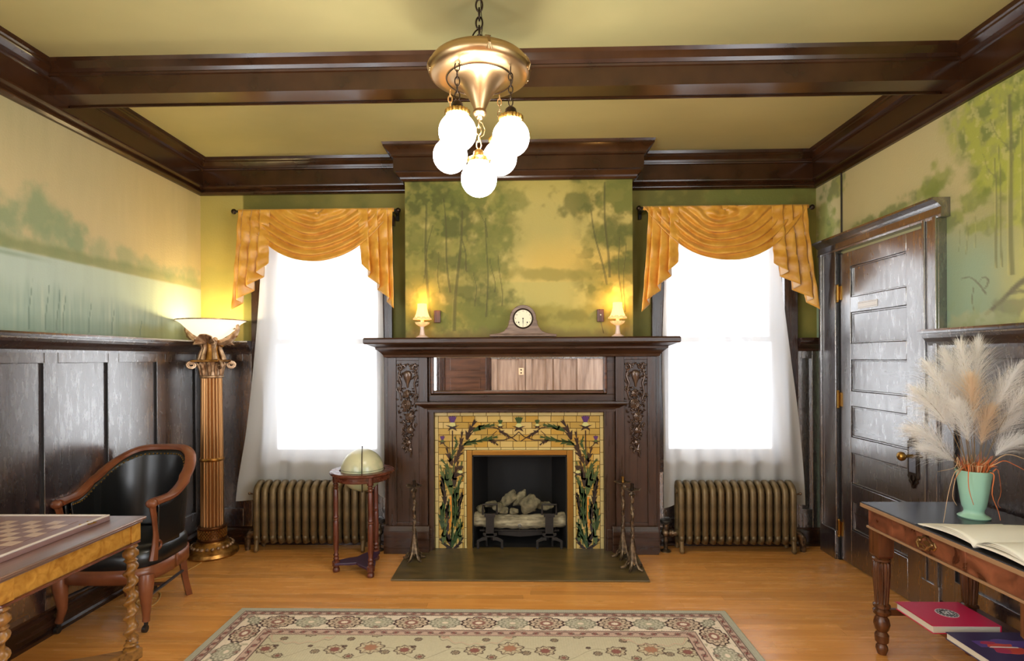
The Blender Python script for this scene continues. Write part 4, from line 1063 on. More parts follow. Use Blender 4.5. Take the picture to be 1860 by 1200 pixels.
# andirons standing in the firebox mouth
def andiron(px, label):
    o = thing('andiron', label, 'andiron', (P(px, 990, Y=4.06).x, 4.07, .0125), 0, 'andirons in the fireplace')
    b_ = MB()
    b_.box(-.030, .030, -.012, .012, .095, .24)
    b_.prism([(-.030, .085), (.030, .085), (.052, .10), (.052, .115), (-.052, .115), (-.052, .10)], 'y', -.012, .012)
    b_.box(-.040, .040, -.015, .010, .235, .26)
    b_.build('post', 'iron', o, bev=.002)
    r_ = MB()
    for pts in ([(-.052, 0, .25), (-.052, 0, .325), (.052, 0, .325), (.052, 0, .25)],):
        r_.tube([Vector(p) for p in pts], .0085, 8)
    r_.build('loop', 'iron', o)
    for s_ in (-1, 1):
        MB().prism([(s_ * .02, .085), (s_ * .055, .085), (s_ * .098, .06), (s_ * .098, 0), (s_ * .080, 0), (s_ * .080, .05), (s_ * .045, .062), (s_ * .02, .062)][::s_], 'y', -.012, .012).build('leg', 'iron', o, bev=.002)
    MB().tube([(0, .01, .09), (0, .20, .09)], .009, 6).tube([(0, .20, .09), (0, .20, 0)], .009, 6).build('rear_bar', 'iron', o)
    return o
andiron(890, 'black iron andiron with looped top, left of the two'); andiron(998, 'black iron andiron with looped top, right of the two')

# wrought candlesticks on the hearth
def candlestick(px, py, ptop, label, seed, socket='dark_bronze'):
    p = P(px, py, Z=.0125); zt = P(px, ptop, Y=p.y).z - .0125
    o = thing('candlestick', label, 'candlestick', (p.x, p.y, .0125), 0, 'wrought candlesticks on the hearth'); R4 = random.Random(seed)
    st = MB(); n_ = 22
    st.tube([(.004 * math.sin(i * .9 + seed), .004 * math.cos(i * .8), lrp(.16, zt - .05, i / n_)) for i in range(n_ + 1)], [.010 + .0035 * math.sin(i * 2.2) for i in range(n_ + 1)], 8)
    st.tube([(.010 * math.sin(i * 1.1), .010 * math.cos(i * 1.1), lrp(.14, zt - .10, i / 30)) for i in range(31)], .0035, 6)
    for i in range(9):
        z = lrp(.18, zt - .06, i / 8); th = i * 2.4
        st.tube([(0, 0, z), (.014 * math.cos(th), .014 * math.sin(th), z + .018), (.017 * math.cos(th), .017 * math.sin(th), z - .004)], [.003, .006, .001], 6)
    st.build('stem', 'rust_bronze', o)
    rt = MB()
    rt.tube([(0, 0, 0.05), (0, 0, .12), (0, 0, .22)], [.030, .022, .010], 9)
    for i in range(5):
        th = i * 1.2566 + .5; c_, s_ = math.cos(th), math.sin(th)
        rt.tube([(.004 * c_, .004 * s_, .17), (.016 * c_, .016 * s_, .11), (.026 * c_, .026 * s_, .05), (.050 * c_, .050 * s_, .012), (.078 * c_, .078 * s_, .007), (.082 * c_, .082 * s_, .018)], [.006, .009, .011, .011, .008, .003], 7)
        t2 = th + .6; c_, s_ = math.cos(t2), math.sin(t2)
        rt.tube([(.012 * c_, .012 * s_, .06), (.04 * c_, .04 * s_, .035), (.055 * c_, .055 * s_, .05), (.045 * c_, .045 * s_, .06)], [.006, .005, .004, .002], 6)
    rt.build('root_base', 'rust_bronze', o)
    pn = MB(); k_ = 30
    def pan(u, v):
        a = 2 * math.pi * u; r = .006 + .050 * v * (1 + .16 * math.sin(a * 5)); return (r * math.cos(a), r * math.sin(a), zt - .045 + .008 * v * v + .004 * math.sin(a * 5 + 1) * v)
    pn.grid(pan, k_, 5); pn.build('drip_pan', 'rust_bronze', o, solid=.002)
    for i in range(3):
        th = i * 2.1 + seed
        MB().tube([(0, 0, zt - .05), (.016 * math.cos(th), .016 * math.sin(th), zt - .07), (.014 * math.cos(th), .014 * math.sin(th), zt - .095)], [.003, .012, .002], 6).build('leaf', 'rust_bronze', o)
    MB().lathe([(.006, zt - .045), (.011, zt - .04), (.009, zt - .02), (.012, zt), (.008, zt), (.008, zt - .01)], n=14).build('candle_cup', socket, o)
    return o
candlestick(753, 1016, 872, 'slender twisted bronze candlestick alone at the left end of the hearth', 1)
candlestick(1132, 1012, 865, 'twisted bronze candlestick with a brass cup, nearer the fireplace of the right pair', 2, 'brass')
candlestick(1149, 1033, 878, 'twisted bronze candlestick standing in front of the right pair', 3)

# ------------------------------------------------------------------ on the mantel shelf
def mantel_lamp(px, label):
    x = P(px, 600, Y=3.945).x
    o = thing('mantel_lamp', label, 'lamp', (x, 3.945, SHZ), 0, 'small lamps on the mantel')
    MB().lathe([(.001, 0), (.044, 0), (.046, .006), (.036, .012), (.020, .022), (.016, .04), (.013, .07), (.016, .082), (.001, .084)], n=24).build('base', 'porcelain', o)
    def ruf(r, z, a): return r * (1 + (.10 * math.sin(a * 9) if r > .03 else 0))
    MB().lathe([(.012, .082), (.024, .086), (.044, .100), (.050, .113), (.044, .112), (.02, .098), (.01, .096)], n=54, fn=ruf, cap=False).build('saucer', 'shade_cloth', o)
    MB().lathe([(.010, .096), (.014, .11), (.012, .125), (.016, .13), (.012, .14)], n=14).build('neck', 'porcelain', o)
    sh = MB()
    def rib(r, z, a): return r * (1 + .025 * math.sin(a * 16))
    sh.lathe([(.056, .138), (.052, .150), (.042, .175), (.034, .21), (.032, .246)], n=64, fn=rib, cap=False)
    sh.build('shade', 'shade_glow', o, solid=.0015)
    def ruf2(r, z, a): return r * (1 + .07 * math.sin(a * 9))
    MB().lathe([(.052, .150), (.062, .140), (.064, .132)], n=54, fn=ruf2, cap=False).build('ruffle', 'shade_cloth', o, solid=.0015)
    point_light('lamp_bulb', (0, 0, .275), 1.3, (1, .50, .13), .012, o)
    point_light('lamp_bulb', (0, 0, .125), .15, (1, .56, .18), .012, o)
    return o

mantel_lamp(767, 'small lit lamp with ruffled cream shade, left end of the mantel')
mantel_lamp(1122, 'small lit lamp with ruffled cream shade, right end of the mantel')
# switch boxes of dark wood on the painted breast
def wall_box(px, py, label, mm, knob):
    p = P(px, py, Y=YB)
    o = thing('switch_box', label, 'switch', (p.x, YB, p.z), 0, 'wooden boxes on the painted chimney breast')
    B(-.024, .024, -.026, -.001, -.045, .045).build('case', mm, o, bev=.003)
    B(-.017, .017, -.028, -.026, -.037, .037).build('cover', 'walnut_z', o, bev=.0008)
    if knob:
        MB().ell((0, -.031, .003), .0055, 8, 6).build('button', 'white_paint', o)
        MB().tube([(0, -.03, 0), (.002, -.03, -.05), (.012, -.028, -.09), (.022, -.02, -.13)], .0018, 5).build('cable', 'walnut_z', o)
    return o
wall_box(795, 575, 'brown wooden socket box beside the left mantel lamp', 'walnut_z', False)
wall_box(1090, 573, 'brown wooden box with white button beside the right mantel lamp', 'mahogany_z', True)

# tambour clock
ck = thing('mantel_clock', 'brown tambour mantel clock with round cream dial, centre of the mantel', 'clock', (P(950, 600, Y=3.95).x, 3.95, SHZ))
prof = [(-.225, .022), (-.17, .03), (-.135, .045), (-.110, .075), (-.100, .105), (-.106, .112), (-.098, .118), (-.094, .130)]
top = [(.094 * math.cos(t), .135 + .094 * math.sin(t)) for t in [math.pi - i * math.pi / 16 for i in range(1, 16)]]
poly = prof + top + [(-a, b_) for a, b_ in prof[::-1]]
body = MB().prism(poly[::-1], 'y', -.05, .05); body.build('case', 'clock_wood', ck, bev=.004)
MB().box(-.238, .238, -.062, .058, .004, .022).build('base', 'clock_wood', ck, bev=.005)
for x in (-.21, .19): B(x, x + .03, -.05, .05, 0, .005).build('foot', 'black', ck)
MB().torus((0, -.052, .132), .067, .006, 'y', 40, 8).build('bezel', 'dark_bronze', ck)
dl = MB(); dl.prism([(.064 * math.cos(i * math.pi / 20), .132 + .064 * math.sin(i * math.pi / 20)) for i in range(40)][::-1], 'y', -.054, -.05); do = dl.build('dial', 'dial', ck, smooth=False)
def num_mesh(txt, size, loc, m_, parent, rot=(math.pi / 2, 0, 0), name='numeral'):
    cu = bpy.data.curves.new('t', 'FONT'); cu.body = txt; cu.size = size; cu.align_x = 'CENTER'; cu.align_y = 'CENTER'; cu.resolution_u = 3; cu.extrude = .0002
    t = bpy.data.objects.new('t', cu); COL.objects.link(t); dg = bpy.context.evaluated_depsgraph_get(); dg.update()
    me = bpy.data.meshes.new_from_object(t.evaluated_get(dg)); bpy.data.objects.remove(t)
    me.materials.clear(); me.materials.append(M[m_]); o = bpy.data.objects.new(name, me); COL.objects.link(o); o.parent = parent; o.location = loc; o.rotation_euler = rot
    return o
for h in range(1, 13):
    a = math.pi / 2 - h * math.pi / 6
    num_mesh(str(h), .015, (.053 * math.cos(a), -.0545, .132 + .053 * math.sin(a)), 'black', do)
for x in (-.030, .030): MB().prism([(x + .0045 * math.cos(i * .785), .104 + .007 * math.sin(i * .785)) for i in range(8)][::-1], 'y', -.0546, -.0538).build('winding_hole', 'black', do, smooth=False)
MB().prism([(-.0016, .132), (-.0026, .105), (0, .096), (.0026, .105), (.0016, .132)][::-1], 'y', -.0565, -.0555).prism([(-.0012, .132), (-.0016, .092), (0, .085), (.0016, .092), (.0012, .132)][::-1], 'y', -.0575, -.0568).build('hands', 'black', ck, smooth=False)
MB().ell((0, -.056, .132), (.005, .003, .005), 10, 6).build('hand_hub', 'dark_bronze', ck)

# ------------------------------------------------------------------ chandelier
CY = 2.35
cc = P(871, 130, Y=CY)
ch = thing('chandelier', 'antique brass pan chandelier with five glowing globes on chains', 'chandelier', (cc.x, CY, 0))
def Lw(name, m_, prof, **k):
    return MB().lathe(prof, n=k.pop('n', 64), cap=False, **k).build(name, m_, ch)
Lw('pan', 'antique_brass', [(.010, 2.765), (.018, 2.755), (.022, 2.742), (.032, 2.738), (.05, 2.736), (.10, 2.725), (.15, 2.708), (.185, 2.690), (.197, 2.682), (.199, 2.677), (.202, 2.679), (.206, 2.673), (.207, 2.668), (.211, 2.668), (.2135, 2.662), (.2135, 2.657), (.217, 2.655), (.219, 2.645), (.217, 2.635),
     (.210, 2.625), (.20, 2.618), (.17, 2.612), (.145, 2.610), (.142, 2.606)])
MB().torus((0, 0, 2.607), .140, .0028, 'z', 48, 6).build('bead_ring', 'dark_bronze', ch)
Lw('cone', 'antique_brass', [(.14, 2.608), (.125, 2.606), (.105, 2.596), (.080, 2.575), (.058, 2.548), (.042, 2.520), (.030, 2.495), (.026, 2.484), (.024, 2.48), (.028, 2.474), (.030, 2.466), (.026, 2.458), (.016, 2.452), (.014, 2.446), (.010, 2.440), (.002, 2.437)])
# ribbon ties crossing the reeded rim
for th in (-1.32, .3, 2.0, 3.35, -2.85, -.25):
    c_, s_ = math.cos(th), math.sin(th)
    for da in (-.035, 0, .035):
        MB().tube([(r * math.cos(th + da * q_), r * math.sin(th + da * q_), z) for r, z, q_ in ((.188, 2.692, 1.6), (.204, 2.682, .3), (.214, 2.668, .3), (.222, 2.647, .5), (.213, 2.626, 1.6))], .0022, 5).build('ribbon', 'antique_brass', ch)
def link(name, c, L, r, axis, parent, m_='dark_bronze', lean=0):
    pts = []
    for i in range(16):
        a = 2 * math.pi * i / 16; u = (L * .27) * math.cos(a); w = (L * .5) * math.sin(a)
        pts.append((c[0] + (u if axis == 'x' else 0) + lean * w, c[1] + (u if axis == 'y' else 0), c[2] + w))
    return MB().tube(pts, r, 6, closed=True).build(name, m_, parent)
z = 2.775; i = 0
while z < ZC - .01:
    link('chain_link', (0, 0, z), .052, .0042, 'xy'[i % 2], ch); z += .038; i += 1
link('chain_link', (-.014, -.004, 2.80), .045, .0035, 'x', ch, lean=.5)
MB().tube([(.012, 0, 2.76), (.016, -.004, 2.78), (.010, -.006, 2.805), (.014, 0, 2.84), (.008, 0, 2.90), (.006, 0, 2.96)], .002, 5).build('wire', 'dark_bronze', ch)
MB().lathe([(.012, 2.72), (.024, 2.742), (.026, 2.75), (.012, 2.758), (.009, 2.77), (.001, 2.775)], n=20).build('hub', 'dark_bronze', ch)
def pendant(x, y, zc, ztop, r, col='dark_bronze'):
    p = holder('pendant', ch)
    k_ = zc + r + .052
    MB().ell((x, y, zc), r, 32, 20).build('globe', 'lamp_globe', p)
    def gal(q_, z_, a): return q_ * (1 + (.05 * math.sin(a * 20) if .03 < q_ else 0))
    MB().lathe([(.030, zc + r - .010), (.046, zc + r - .006), (.049, zc + r + .002), (.049, zc + r + .010), (.043, zc + r + .012), (.036, zc + r + .008)], c=(x, y, 0), n=80, fn=gal, cap=False).build('gallery', 'brass', p)
    MB().lathe([(.038, zc + r + .006), (.030, zc + r + .016), (.025, zc + r + .026), (.022, zc + r + .040), (.012, zc + r + .049), (.004, zc + r + .052)], c=(x, y, 0), n=24).build('cap', col, p)
    z_ = k_ + .004; j = 0; nl = max(1, round((ztop - z_) / .028)); st = (ztop - z_) / nl
    while j < nl:
        link('chain_link', (x, y, z_ + st * (j + .5)), st * 1.25, .0026, 'xy'[j % 2], p, 'antique_brass' if col == 'brass' else 'dark_bronze'); j += 1
    return p
RG = .0762
for px, py, Y in ((831, 240, 2.22), (928, 250, 2.258), (818, 283, 2.442), (908, 287, 2.48)):
    w_ = P(px, py, Y=Y); pendant(w_.x - cc.x, Y - CY, w_.z, 2.612, RG, 'dark_bronze' if Y < 2.3 else 'brass')
w_ = P(870, 325, Y=CY); cp_ = pendant(w_.x - cc.x, 0, w_.z, 2.438, RG, 'brass')
MB().tube([(.0, -.004, 2.43), (.012, -.006, 2.42), (.022, -.006, 2.395), (.016, -.006, 2.37), (0, -.005, 2.36), (.006, -.004, 2.33)], .0022, 5).build('wire', 'antique_brass', cp_)
# ------------------------------------------------------------------ curtains
def sheer(name, label, left, right, zb, folds, seed, Y0=4.172):
    """left/right: X at heights from top to hem; zb: hem height across"""
    R5 = random.Random(seed); ph = [R5.uniform(0, 6) for _ in range(5)]
    ztop = 2.50
    def fn(u, v):
        hem = bez(zb, u); z = ztop + (hem - ztop) * v
        t = (ztop - z) / (ztop - .34)
        x0, x1 = bez(left, t), bez(right, t)
        uu = u + .012 * math.sin(u * 9 + v * 2 + ph[0])
        x = x0 + (x1 - x0) * uu
        amp = .007 + .009 * v
        y = Y0 - amp * (.6 * math.sin(uu * folds * 2 * math.pi + ph[1] + .8 * math.sin(v * 2.2)) + .4 * math.sin(uu * folds * 4.7 + ph[2] + v * 2)) - .006 * math.sin(v * 7 + u * 11 + ph[3]) * v
        y -= .005 * (math.exp(-((u - .03) / .05) ** 2) + math.exp(-((u - .97) / .05) ** 2)) * math.sin(v * 5)
        return (x, min(y, 4.185), z)
    m_ = MB().grid(fn, 170, 90)
    o = m_.build(name, 'sheer', ang=3)
    return tag(o, label, 'curtain')
def xs(pxs, Y=4.165): return [P(px, 640, Y=Y).x for px in pxs]
ZH = lambda py: P(640, py, Y=4.165).z
# control pixels at equal height steps from z 2.50 to .34 (rows 386, 516, 645, 775, 905)
sheer('sheer_curtain', 'white sheer curtain on the left window, its corner drooping beside the torchiere', xs([478, 472, 460, 444, 424]), xs([694, 694, 697, 698, 698]), [ZH(910), ZH(908), ZH(900), ZH(882), ZH(874), ZH(872), ZH(872), ZH(880), ZH(905)], 6, 2)
sheer('sheer_curtain', 'white sheer curtain on the right window, next to the panelled door', xs([1214, 1210, 1206, 1208, 1207]), xs([1412, 1420, 1434, 1450, 1461]), [P(1250, y_, Y=4.165).z for y_ in (924, 905, 885, 878, 876, 880, 890, 912, 918)], 7, 5)

def valance(label, grp, side_l, side_r, rx0, rx1, prow, bl, bc, br, tl, tr, seed):
    """rod, swag and two cascading tails as one hanging"""
    Yv = 4.09
    pl, pr = P(rx0, prow, Y=Yv), P(rx1, prow - 2, Y=Yv)
    rod = thing('curtain_rod', label.replace('silk valance', 'curtain rod with ball ends').replace('golden ', 'dark ').replace('draped over', 'carrying the valance over'), 'curtain rod', (pl.x, Yv, pl.z), 0)
    MB().tube([(-.02, 0, 0), (pr.x - pl.x + .02, 0, pr.z - pl.z)], .009, 10).build('pole', 'black', rod)
    for q in ((-.03, 0, 0), (pr.x - pl.x + .03, 0, pr.z - pl.z)):
        MB().ell(q, .020, 12, 8).build('finial', 'dark_bronze', rod)
    for q in (.005, pr.x - pl.x - .005):
        MB().tube([(q, 0, -.012), (q, .12, -.012)], .006, 6).box(q - .012, q + .012, .125, .148, -.05, .03).build('bracket', 'black', rod, bev=.002)
    v_ = thing('valance', label, 'valance', (pl.x, Yv, pl.z), 0, grp)
    W_ = pr.x - pl.x
    zsag = pl.z - P(bc[0], bc[1], Y=Yv - .05).z
    R6 = random.Random(seed); ph = [R6.uniform(0, 6) for _ in range(8)]
    a_l, a_r = P(side_l, prow, Y=Yv).x - pl.x, P(side_r, prow, Y=Yv).x - pl.x
    def sw(u, v):
        # v: 0 at the rod .. 1 lower edge
        mid = P(bc[0], 400, Y=Yv).x - pl.x; cx_ = mid
        q_ = v ** .62
        xl = lrp(mid - .03, a_l, q_); xr = lrp(mid + .03, a_r, q_)
        x = lrp(xl, xr, u); w2 = 2 * u - 1
        sag = zsag * (.10 + .90 * v ** .95) * (1 - abs(w2) ** (1.9 + .35 * v))
        env = (1 - abs(w2) ** 3)
        fold = math.sin(v * 6.4 * 2 * math.pi + 1.4 * math.sin(w2 * 2.6 + ph[0]) + ph[1] + .6 * math.sin(u * 14 + ph[2]))
        fold2 = math.sin(v * 31 + u * 17 + ph[3]) * .5 + math.sin(v * 19 - u * 23 + ph[4]) * .5
        y = -.018 - .030 * env * v - .015 * fold * (.30 + .70 * env) * min(1, v * 4 + .3) - .006 * fold2
        z = -sag - .008 * env * fold * min(1, v * 3) + .010 * (1 - min(1, v * 9))
        return (x, y, min(z + .006, .006))
    MB().grid(lambda u, v: sw(1 - u, v), 110, 90).build('swag', 'swag_silk', v_, ang=3, solid=.003, mats=['swag_silk', 'lining'])
    MB().tube([(a_l, .0, 0), (a_r, .0, 0)], .015, 10).build('rod_wrap', 'swag_silk', v_)
    for sgn, T in ((-1, tl), (1, tr)):
        # T: px of top inner, top outer, inner bottom row, outer bottom row, bottom inner px, bottom outer px
        ti, to, zi, zo, bi, bo = T
        Xi, Xo = P(ti, prow, Y=Yv).x - pl.x, P(to, prow, Y=Yv).x - pl.x
        Bi, Bo = P(bi, 480, Y=Yv).x - pl.x, P(bo, 480, Y=Yv).x - pl.x
        Zi, Zo = P(ti, zi, Y=Yv).z - pl.z, P(to, zo, Y=Yv).z - pl.z
        # pleat stack: forward runs cover ground, back runs tuck behind
        ks = [(0, 0, 0), (.16, .30, -.02), (.24, .16, .022), (.44, .58, -.016), (.53, .44, .026), (.74, .86, -.012), (.82, .74, .024), (1, 1, -.008)]
        def at(s_):
            for (s0, x0, y0), (s1, x1, y1) in zip(ks[:-1], ks[1:]):
                if s_ <= s1: 
                    f = (s_ - s0) / (s1 - s0); g2 = f * f * (3 - 2 * f)
                    return x0 + (x1 - x0) * f, y0 + (y1 - y0) * g2
            return 1, -.008
        def tail(u, v):
            fx_, fy_ = at(u)
            xt = lrp(Xi, Xo, fx_); xb = lrp(Bi, Bo, fx_)
            zbot = lrp(Zi, Zo, u ** .9)
            z = zbot * v
            x = lrp(xt, xb, v ** 1.3)
            y = -.045 + fy_ * (.45 + .75 * v) - .004 * math.sin(v * 17 + u * 21 + ph[5]) - .003 * math.sin(v * 31 + u * 9) + (.02 * (1 - v))
            return (x, y, z + .004)
        g_ = MB().grid(tail if sgn < 0 else (lambda u, v: tail(1 - u, v)), 96, 44)
        g_.build('tail', 'swag_silk', v_, ang=3, solid=.0025 , mats=['swag_silk', 'lining'])
    return v_
valance('golden silk valance draped over the left window', 'silk valances', 434, 716, 432, 716, 384, (493, 452), (580, 474), (652, 448), (493, 436, 481, 566, 493, 426), (652, 714, 482, 562, 660, 718), 1)
valance('golden silk valance draped over the right window', 'silk valances', 1168, 1468, 1168, 1468, 378, (1231, 445), (1315, 472), (1399, 447), (1231, 1176, 478, 568, 1229, 1162), (1399, 1462, 480, 564, 1400, 1482), 2)

# ------------------------------------------------------------------ radiators
def radiator(x0, x1, n_, label, valve_left):
    Yc = 4.06
    o = thing('radiator', label, 'radiator', ((x0 + x1) / 2, Yc, 0), 0, 'cast iron radiators under the windows')
    pitch = (x1 - x0) / n_
    zt = .475; zb = .105
    sec = MB()
    # outer loop of one section in the YZ plane, columns front and back
    w = pitch * .40
    for yy_ in (-.046, .046):
        sec.tube([(0, yy_, zb), (0, yy_, zt - .03)], [.020] * 2, 10)
    loop = [(0, -.048, zb + .01), (0, -.048, zt - .045), (0, -.042, zt - .018), (0, -.022, zt + .004), (0, .018, zt + .022), (0, .036, zt + .020), (0, .048, zt - .008), (0, .048, zb + .01), (0, .04, zb - .018), (0, 0, zb - .026), (0, -.04, zb - .022)]
    sec.tube([Vector(p) for p in loop], w, 10, closed=True, flat=1)
    sec.ell((0, -.054, zb + .006), (.021, .022, .030), 10, 8)
    sec.tube([(-pitch / 2, 0, zb + .03), (pitch / 2, 0, zb + .03)], .022, 10)
    sec.tube([(-pitch / 2, 0, zt - .03), (pitch / 2, 0, zt - .03)], .022, 10)
    sec.tube([(0, .046, zt + .012), (0, .052, zt + .034)], [.009, .005], 6)
    first = None
    for i in range(n_):
        x = -(x1 - x0) / 2 + pitch * (i + .5)
        if first is None: s_ = sec.build('section', 'radiator', o, ang=1.1); first = s_
        else: s_ = first.copy(); COL.objects.link(s_)
        s_.location = (x, 0, 0)
    for x in (-(x1 - x0) / 2 + pitch * .5, (x1 - x0) / 2 - pitch * .5):
        for yy_ in (-.05, .05):
            MB().tube([(x, yy_, zb), (x, yy_ - .006 * (1 if yy_ < 0 else -1), .05), (x, yy_ - .012 * (1 if yy_ < 0 else -1), .015), (x, yy_ - .02 * (1 if yy_ < 0 else -1), .010)], [.021, .015, .017, .010], 10).build('foot', 'radiator', o)
    s_ = -1 if valve_left else 1
    xe = s_ * (x1 - x0) / 2
    va = MB()
    va.tube([(xe, 0, .135), (xe + s_ * .055, 0, .135)], .022, 12).tube([(xe + s_ * .02, 0, .135), (xe + s_ * .032, 0, .135)], .030, 8)
    va.tube([(xe + s_ * .072, 0, .0), (xe + s_ * .072, 0, .20)], [.014, .022], 12).ell((xe + s_ * .072, 0, .135), .032, 12, 8)
    vo = va.build('valve', 'rust_bronze', o)
    MB().lathe([(.006, .19), (.010, .205), (.042, .212), (.045, .222), (.038, .232), (.010, .236)], c=(xe + s_ * .072, 0, 0), n=20).build('hand_wheel', 'iron', vo)
    MB().lathe([(.014, .0), (.038, .0), (.038, .006), (.02, .014), (.015, .014)], c=(xe + s_ * .072, 0, 0), n=20).build('floor_plate', 'rust_bronze', vo)
    xe = -s_ * (x1 - x0) / 2
    MB().tube([(xe, 0, .135), (xe - s_ * .03, 0, .13), (xe - s_ * .055, 0, .10), (xe - s_ * .062, 0, .04), (xe - s_ * .062, 0, 0)], [.022, .026, .028, .022, .018], 12).build('elbow', 'rust_bronze', o)
    MB().tube([(xe, -.02, .42), (xe - s_ * .03, -.02, .425)], .006, 6).ell((xe - s_ * .036, -.02, .426), .011, 8, 6).build('air_valve', 'rust_bronze', o)
    return o
radiator(P(461, 930, Y=4.03).x, P(668, 930, Y=4.03).x, 14, 'cast iron radiator under the left window, behind the globe stand', False)
radiator(P(1229, 930, Y=4.03).x, P(1446, 930, Y=4.03).x, 15, 'cast iron radiator under the right window', True)

# ------------------------------------------------------------------ torchiere column lamp
tc_ = P(386, 1000, Y=3.98)
to_ = thing('column_torchiere', 'gilt fluted column torchiere with alabaster bowl in the left corner', 'floor lamp', (tc_.x, 3.98, 0))
def L2(name, m_, prof, par=to_, **k):
    return MB().lathe(prof, n=k.pop('n', 48), fn=k.pop('fn', None)).build(name, m_, par, **k)
L2('base', 'gilt', [(.001, 0), (.172, 0), (.178, .012), (.172, .034), (.155, .045), (.142, .052), (.128, .080), (.112, .092), (.105, .098), (.105, .106), (.001, .107)])
for i in range(24):
    a = i * math.pi / 12
    MB().ell((.134 * math.cos(a), .134 * math.sin(a), .069), (.014, .014, .012), 8, 6).build('bead', 'gilt_pale', to_)
co = L2('collar', 'gilt_dark', [(.001, .105), (.096, .105), (.098, .118), (.092, .124), (.091, .128), (.091, .188), (.096, .192), (.100, .202), (.094, .212), (.001, .213)])
sc_ = MB()
for r_ in range(5):
    for k in range(30):
        a = (k + .5 * (r_ % 2)) * math.pi / 15; z = .134 + r_ * .0125
        sc_.ell((.091 * math.cos(a), .091 * math.sin(a), z), (.0075, .0075, .0075), 6, 4)
oo_ = sc_.build('scales', 'gilt', co); oo_['kind'] = 'stuff'
def flute(n_, dep, ph_=0):
    def f(r, z, a): 
        w_ = abs(math.sin((a + ph_) * n_ / 2)); return r - dep * (1 - w_ ** .7) if r > .05 else r
    return f
def shaft(name, z0, z1, r0, r1):
    nseg = 6; pr = [(.001, z0)] + [(lrp(r0, r1, i / nseg), lrp(z0, z1, i / nseg)) for i in range(nseg + 1)] + [(.001, z1)]
    MB().lathe(pr, n=160, fn=flute(18, .014)).build(name, 'gilt_shaft', to_, ang=.9)
shaft('lower_shaft', .212, .69, .078, .076)
L2('shaft_ring', 'gilt', [(.001, .682), (.078, .682), (.083, .690), (.083, .698), (.078, .706), (.001, .706)])
shaft('upper_shaft', .705, 1.292, .076, .070)
cap_ = L2('capital', 'gilt_pale', [(.001, 1.285), (.074, 1.285), (.080, 1.292), (.078, 1.302), (.066, 1.306), (.066, 1.36), (.078, 1.395), (.085, 1.405), (.001, 1.406)])
for k in range(10):
    a = k * math.pi / 5; c_, s_ = math.cos(a), math.sin(a)
    MB().tube([(.068 * c_, .068 * s_, 1.306), (.070 * c_, .070 * s_, 1.345), (.080 * c_, .080 * s_, 1.378), (.098 * c_, .098 * s_, 1.392), (.100 * c_, .100 * s_, 1.380)], [.010, .016, .016, .010, .004], 6).build('leaf', 'gilt_pale', cap_)
ab = MB().box(-.098, .098, -.098, .098, 1.402, 1.418)
ab.build('abacus', 'gilt', to_, bev=.004)
for sx_ in (-1, 1):
    for sy_ in (-1, 1):
        pts = []
        for i in range(22):
            t = i / 21; th = t * 2.2 * 2 * math.pi; r = .030 * (1 - .75 * t)
            d_ = .098 + .004; pts.append((sx_ * (.090 + r * math.sin(th) * .9 + .012), sy_ * (.090 + r * math.sin(th) * .9 + .012) * .75, 1.392 + r * math.cos(th) * .9 - .012))
        MB().tube(pts, [.009 * (1 - .4 * i / 21) for i in range(22)], 6).build('volute', 'gilt_pale', to_)
L2('core', 'gilt', [(.001, 1.416), (.070, 1.416), (.052, 1.46), (.046, 1.50), (.06, 1.56), (.001, 1.565)])
for k in range(6):
    a = k * math.pi / 3 + .25; c_, s_ = math.cos(a), math.sin(a)
    MB().tube([(.082 * c_, .082 * s_, 1.418), (.072 * c_, .072 * s_, 1.46), (.058 * c_, .058 * s_, 1.50), (.066 * c_, .066 * s_, 1.54), (.095 * c_, .095 * s_, 1.565), (.11 * c_, .11 * s_, 1.552)], [.020, .016, .014, .020, .018, .006], 8).build('acanthus', 'gilt_pale', to_)
# shell leaf in front and scrolled arms to the sides
def shell(u, v):
    a = math.pi * (u - .5) * 1.1; r = .010 + .060 * v
    return (r * math.sin(a), -.075 - .055 * v + .012 * math.cos(a * 9) * v, 1.535 + r * math.cos(a) * .95)
for rz_ in (0.15, 2.24, 4.3):
    o_ = MB().grid(shell, 40, 8).build('shell_leaf', 'gilt_pale', to_, solid=.006); o_.rotation_euler = (0, 0, rz_)
for a in (0.05, math.pi - .05, math.pi / 2):
    c_, s_ = math.cos(a), math.sin(a)
    P2 = [(.05, 1.535), (.09, 1.545), (.135, 1.565), (.170, 1.60), (.192, 1.64), (.190, 1.668), (.170, 1.676), (.155, 1.662), (.160, 1.645), (.172, 1.646)]
    MB().tube([(r * c_, r * s_, z) for r, z in P2], [.020, .026, .026, .021, .016, .013, .011, .010, .008, .006], 8).build('scroll_arm', 'gilt_pale', to_)
    fr_ = MB()
    for j in range(6):
        r = .075 + j * .02; z = 1.53 + j * .014 - .008
        fr_.ell((r * c_, r * s_, z), (.016, .016, .013), 7, 5)
    fr_.build('frond', 'gilt', to_)
MB().lathe([(.03, 1.560), (.07, 1.572), (.12, 1.605), (.165, 1.648), (.195, 1.680), (.218, 1.696), (.232, 1.702), (.234, 1.706), (.228, 1.707), (.210, 1.698), (.19, 1.686), (.16, 1.655), (.115, 1.613), (.06, 1.582), (.02, 1.575)], n=64, cap=False).build('bowl', 'bowl_glass', to_)
MB().torus((0, 0, 1.705), .232, .004, 'z', 64, 6).build('bowl_rim', 'gilt_pale', to_)
point_light('torchiere_bulb', (0, 0, 1.66), 3.2, (1, .84, .45), .03, to_)

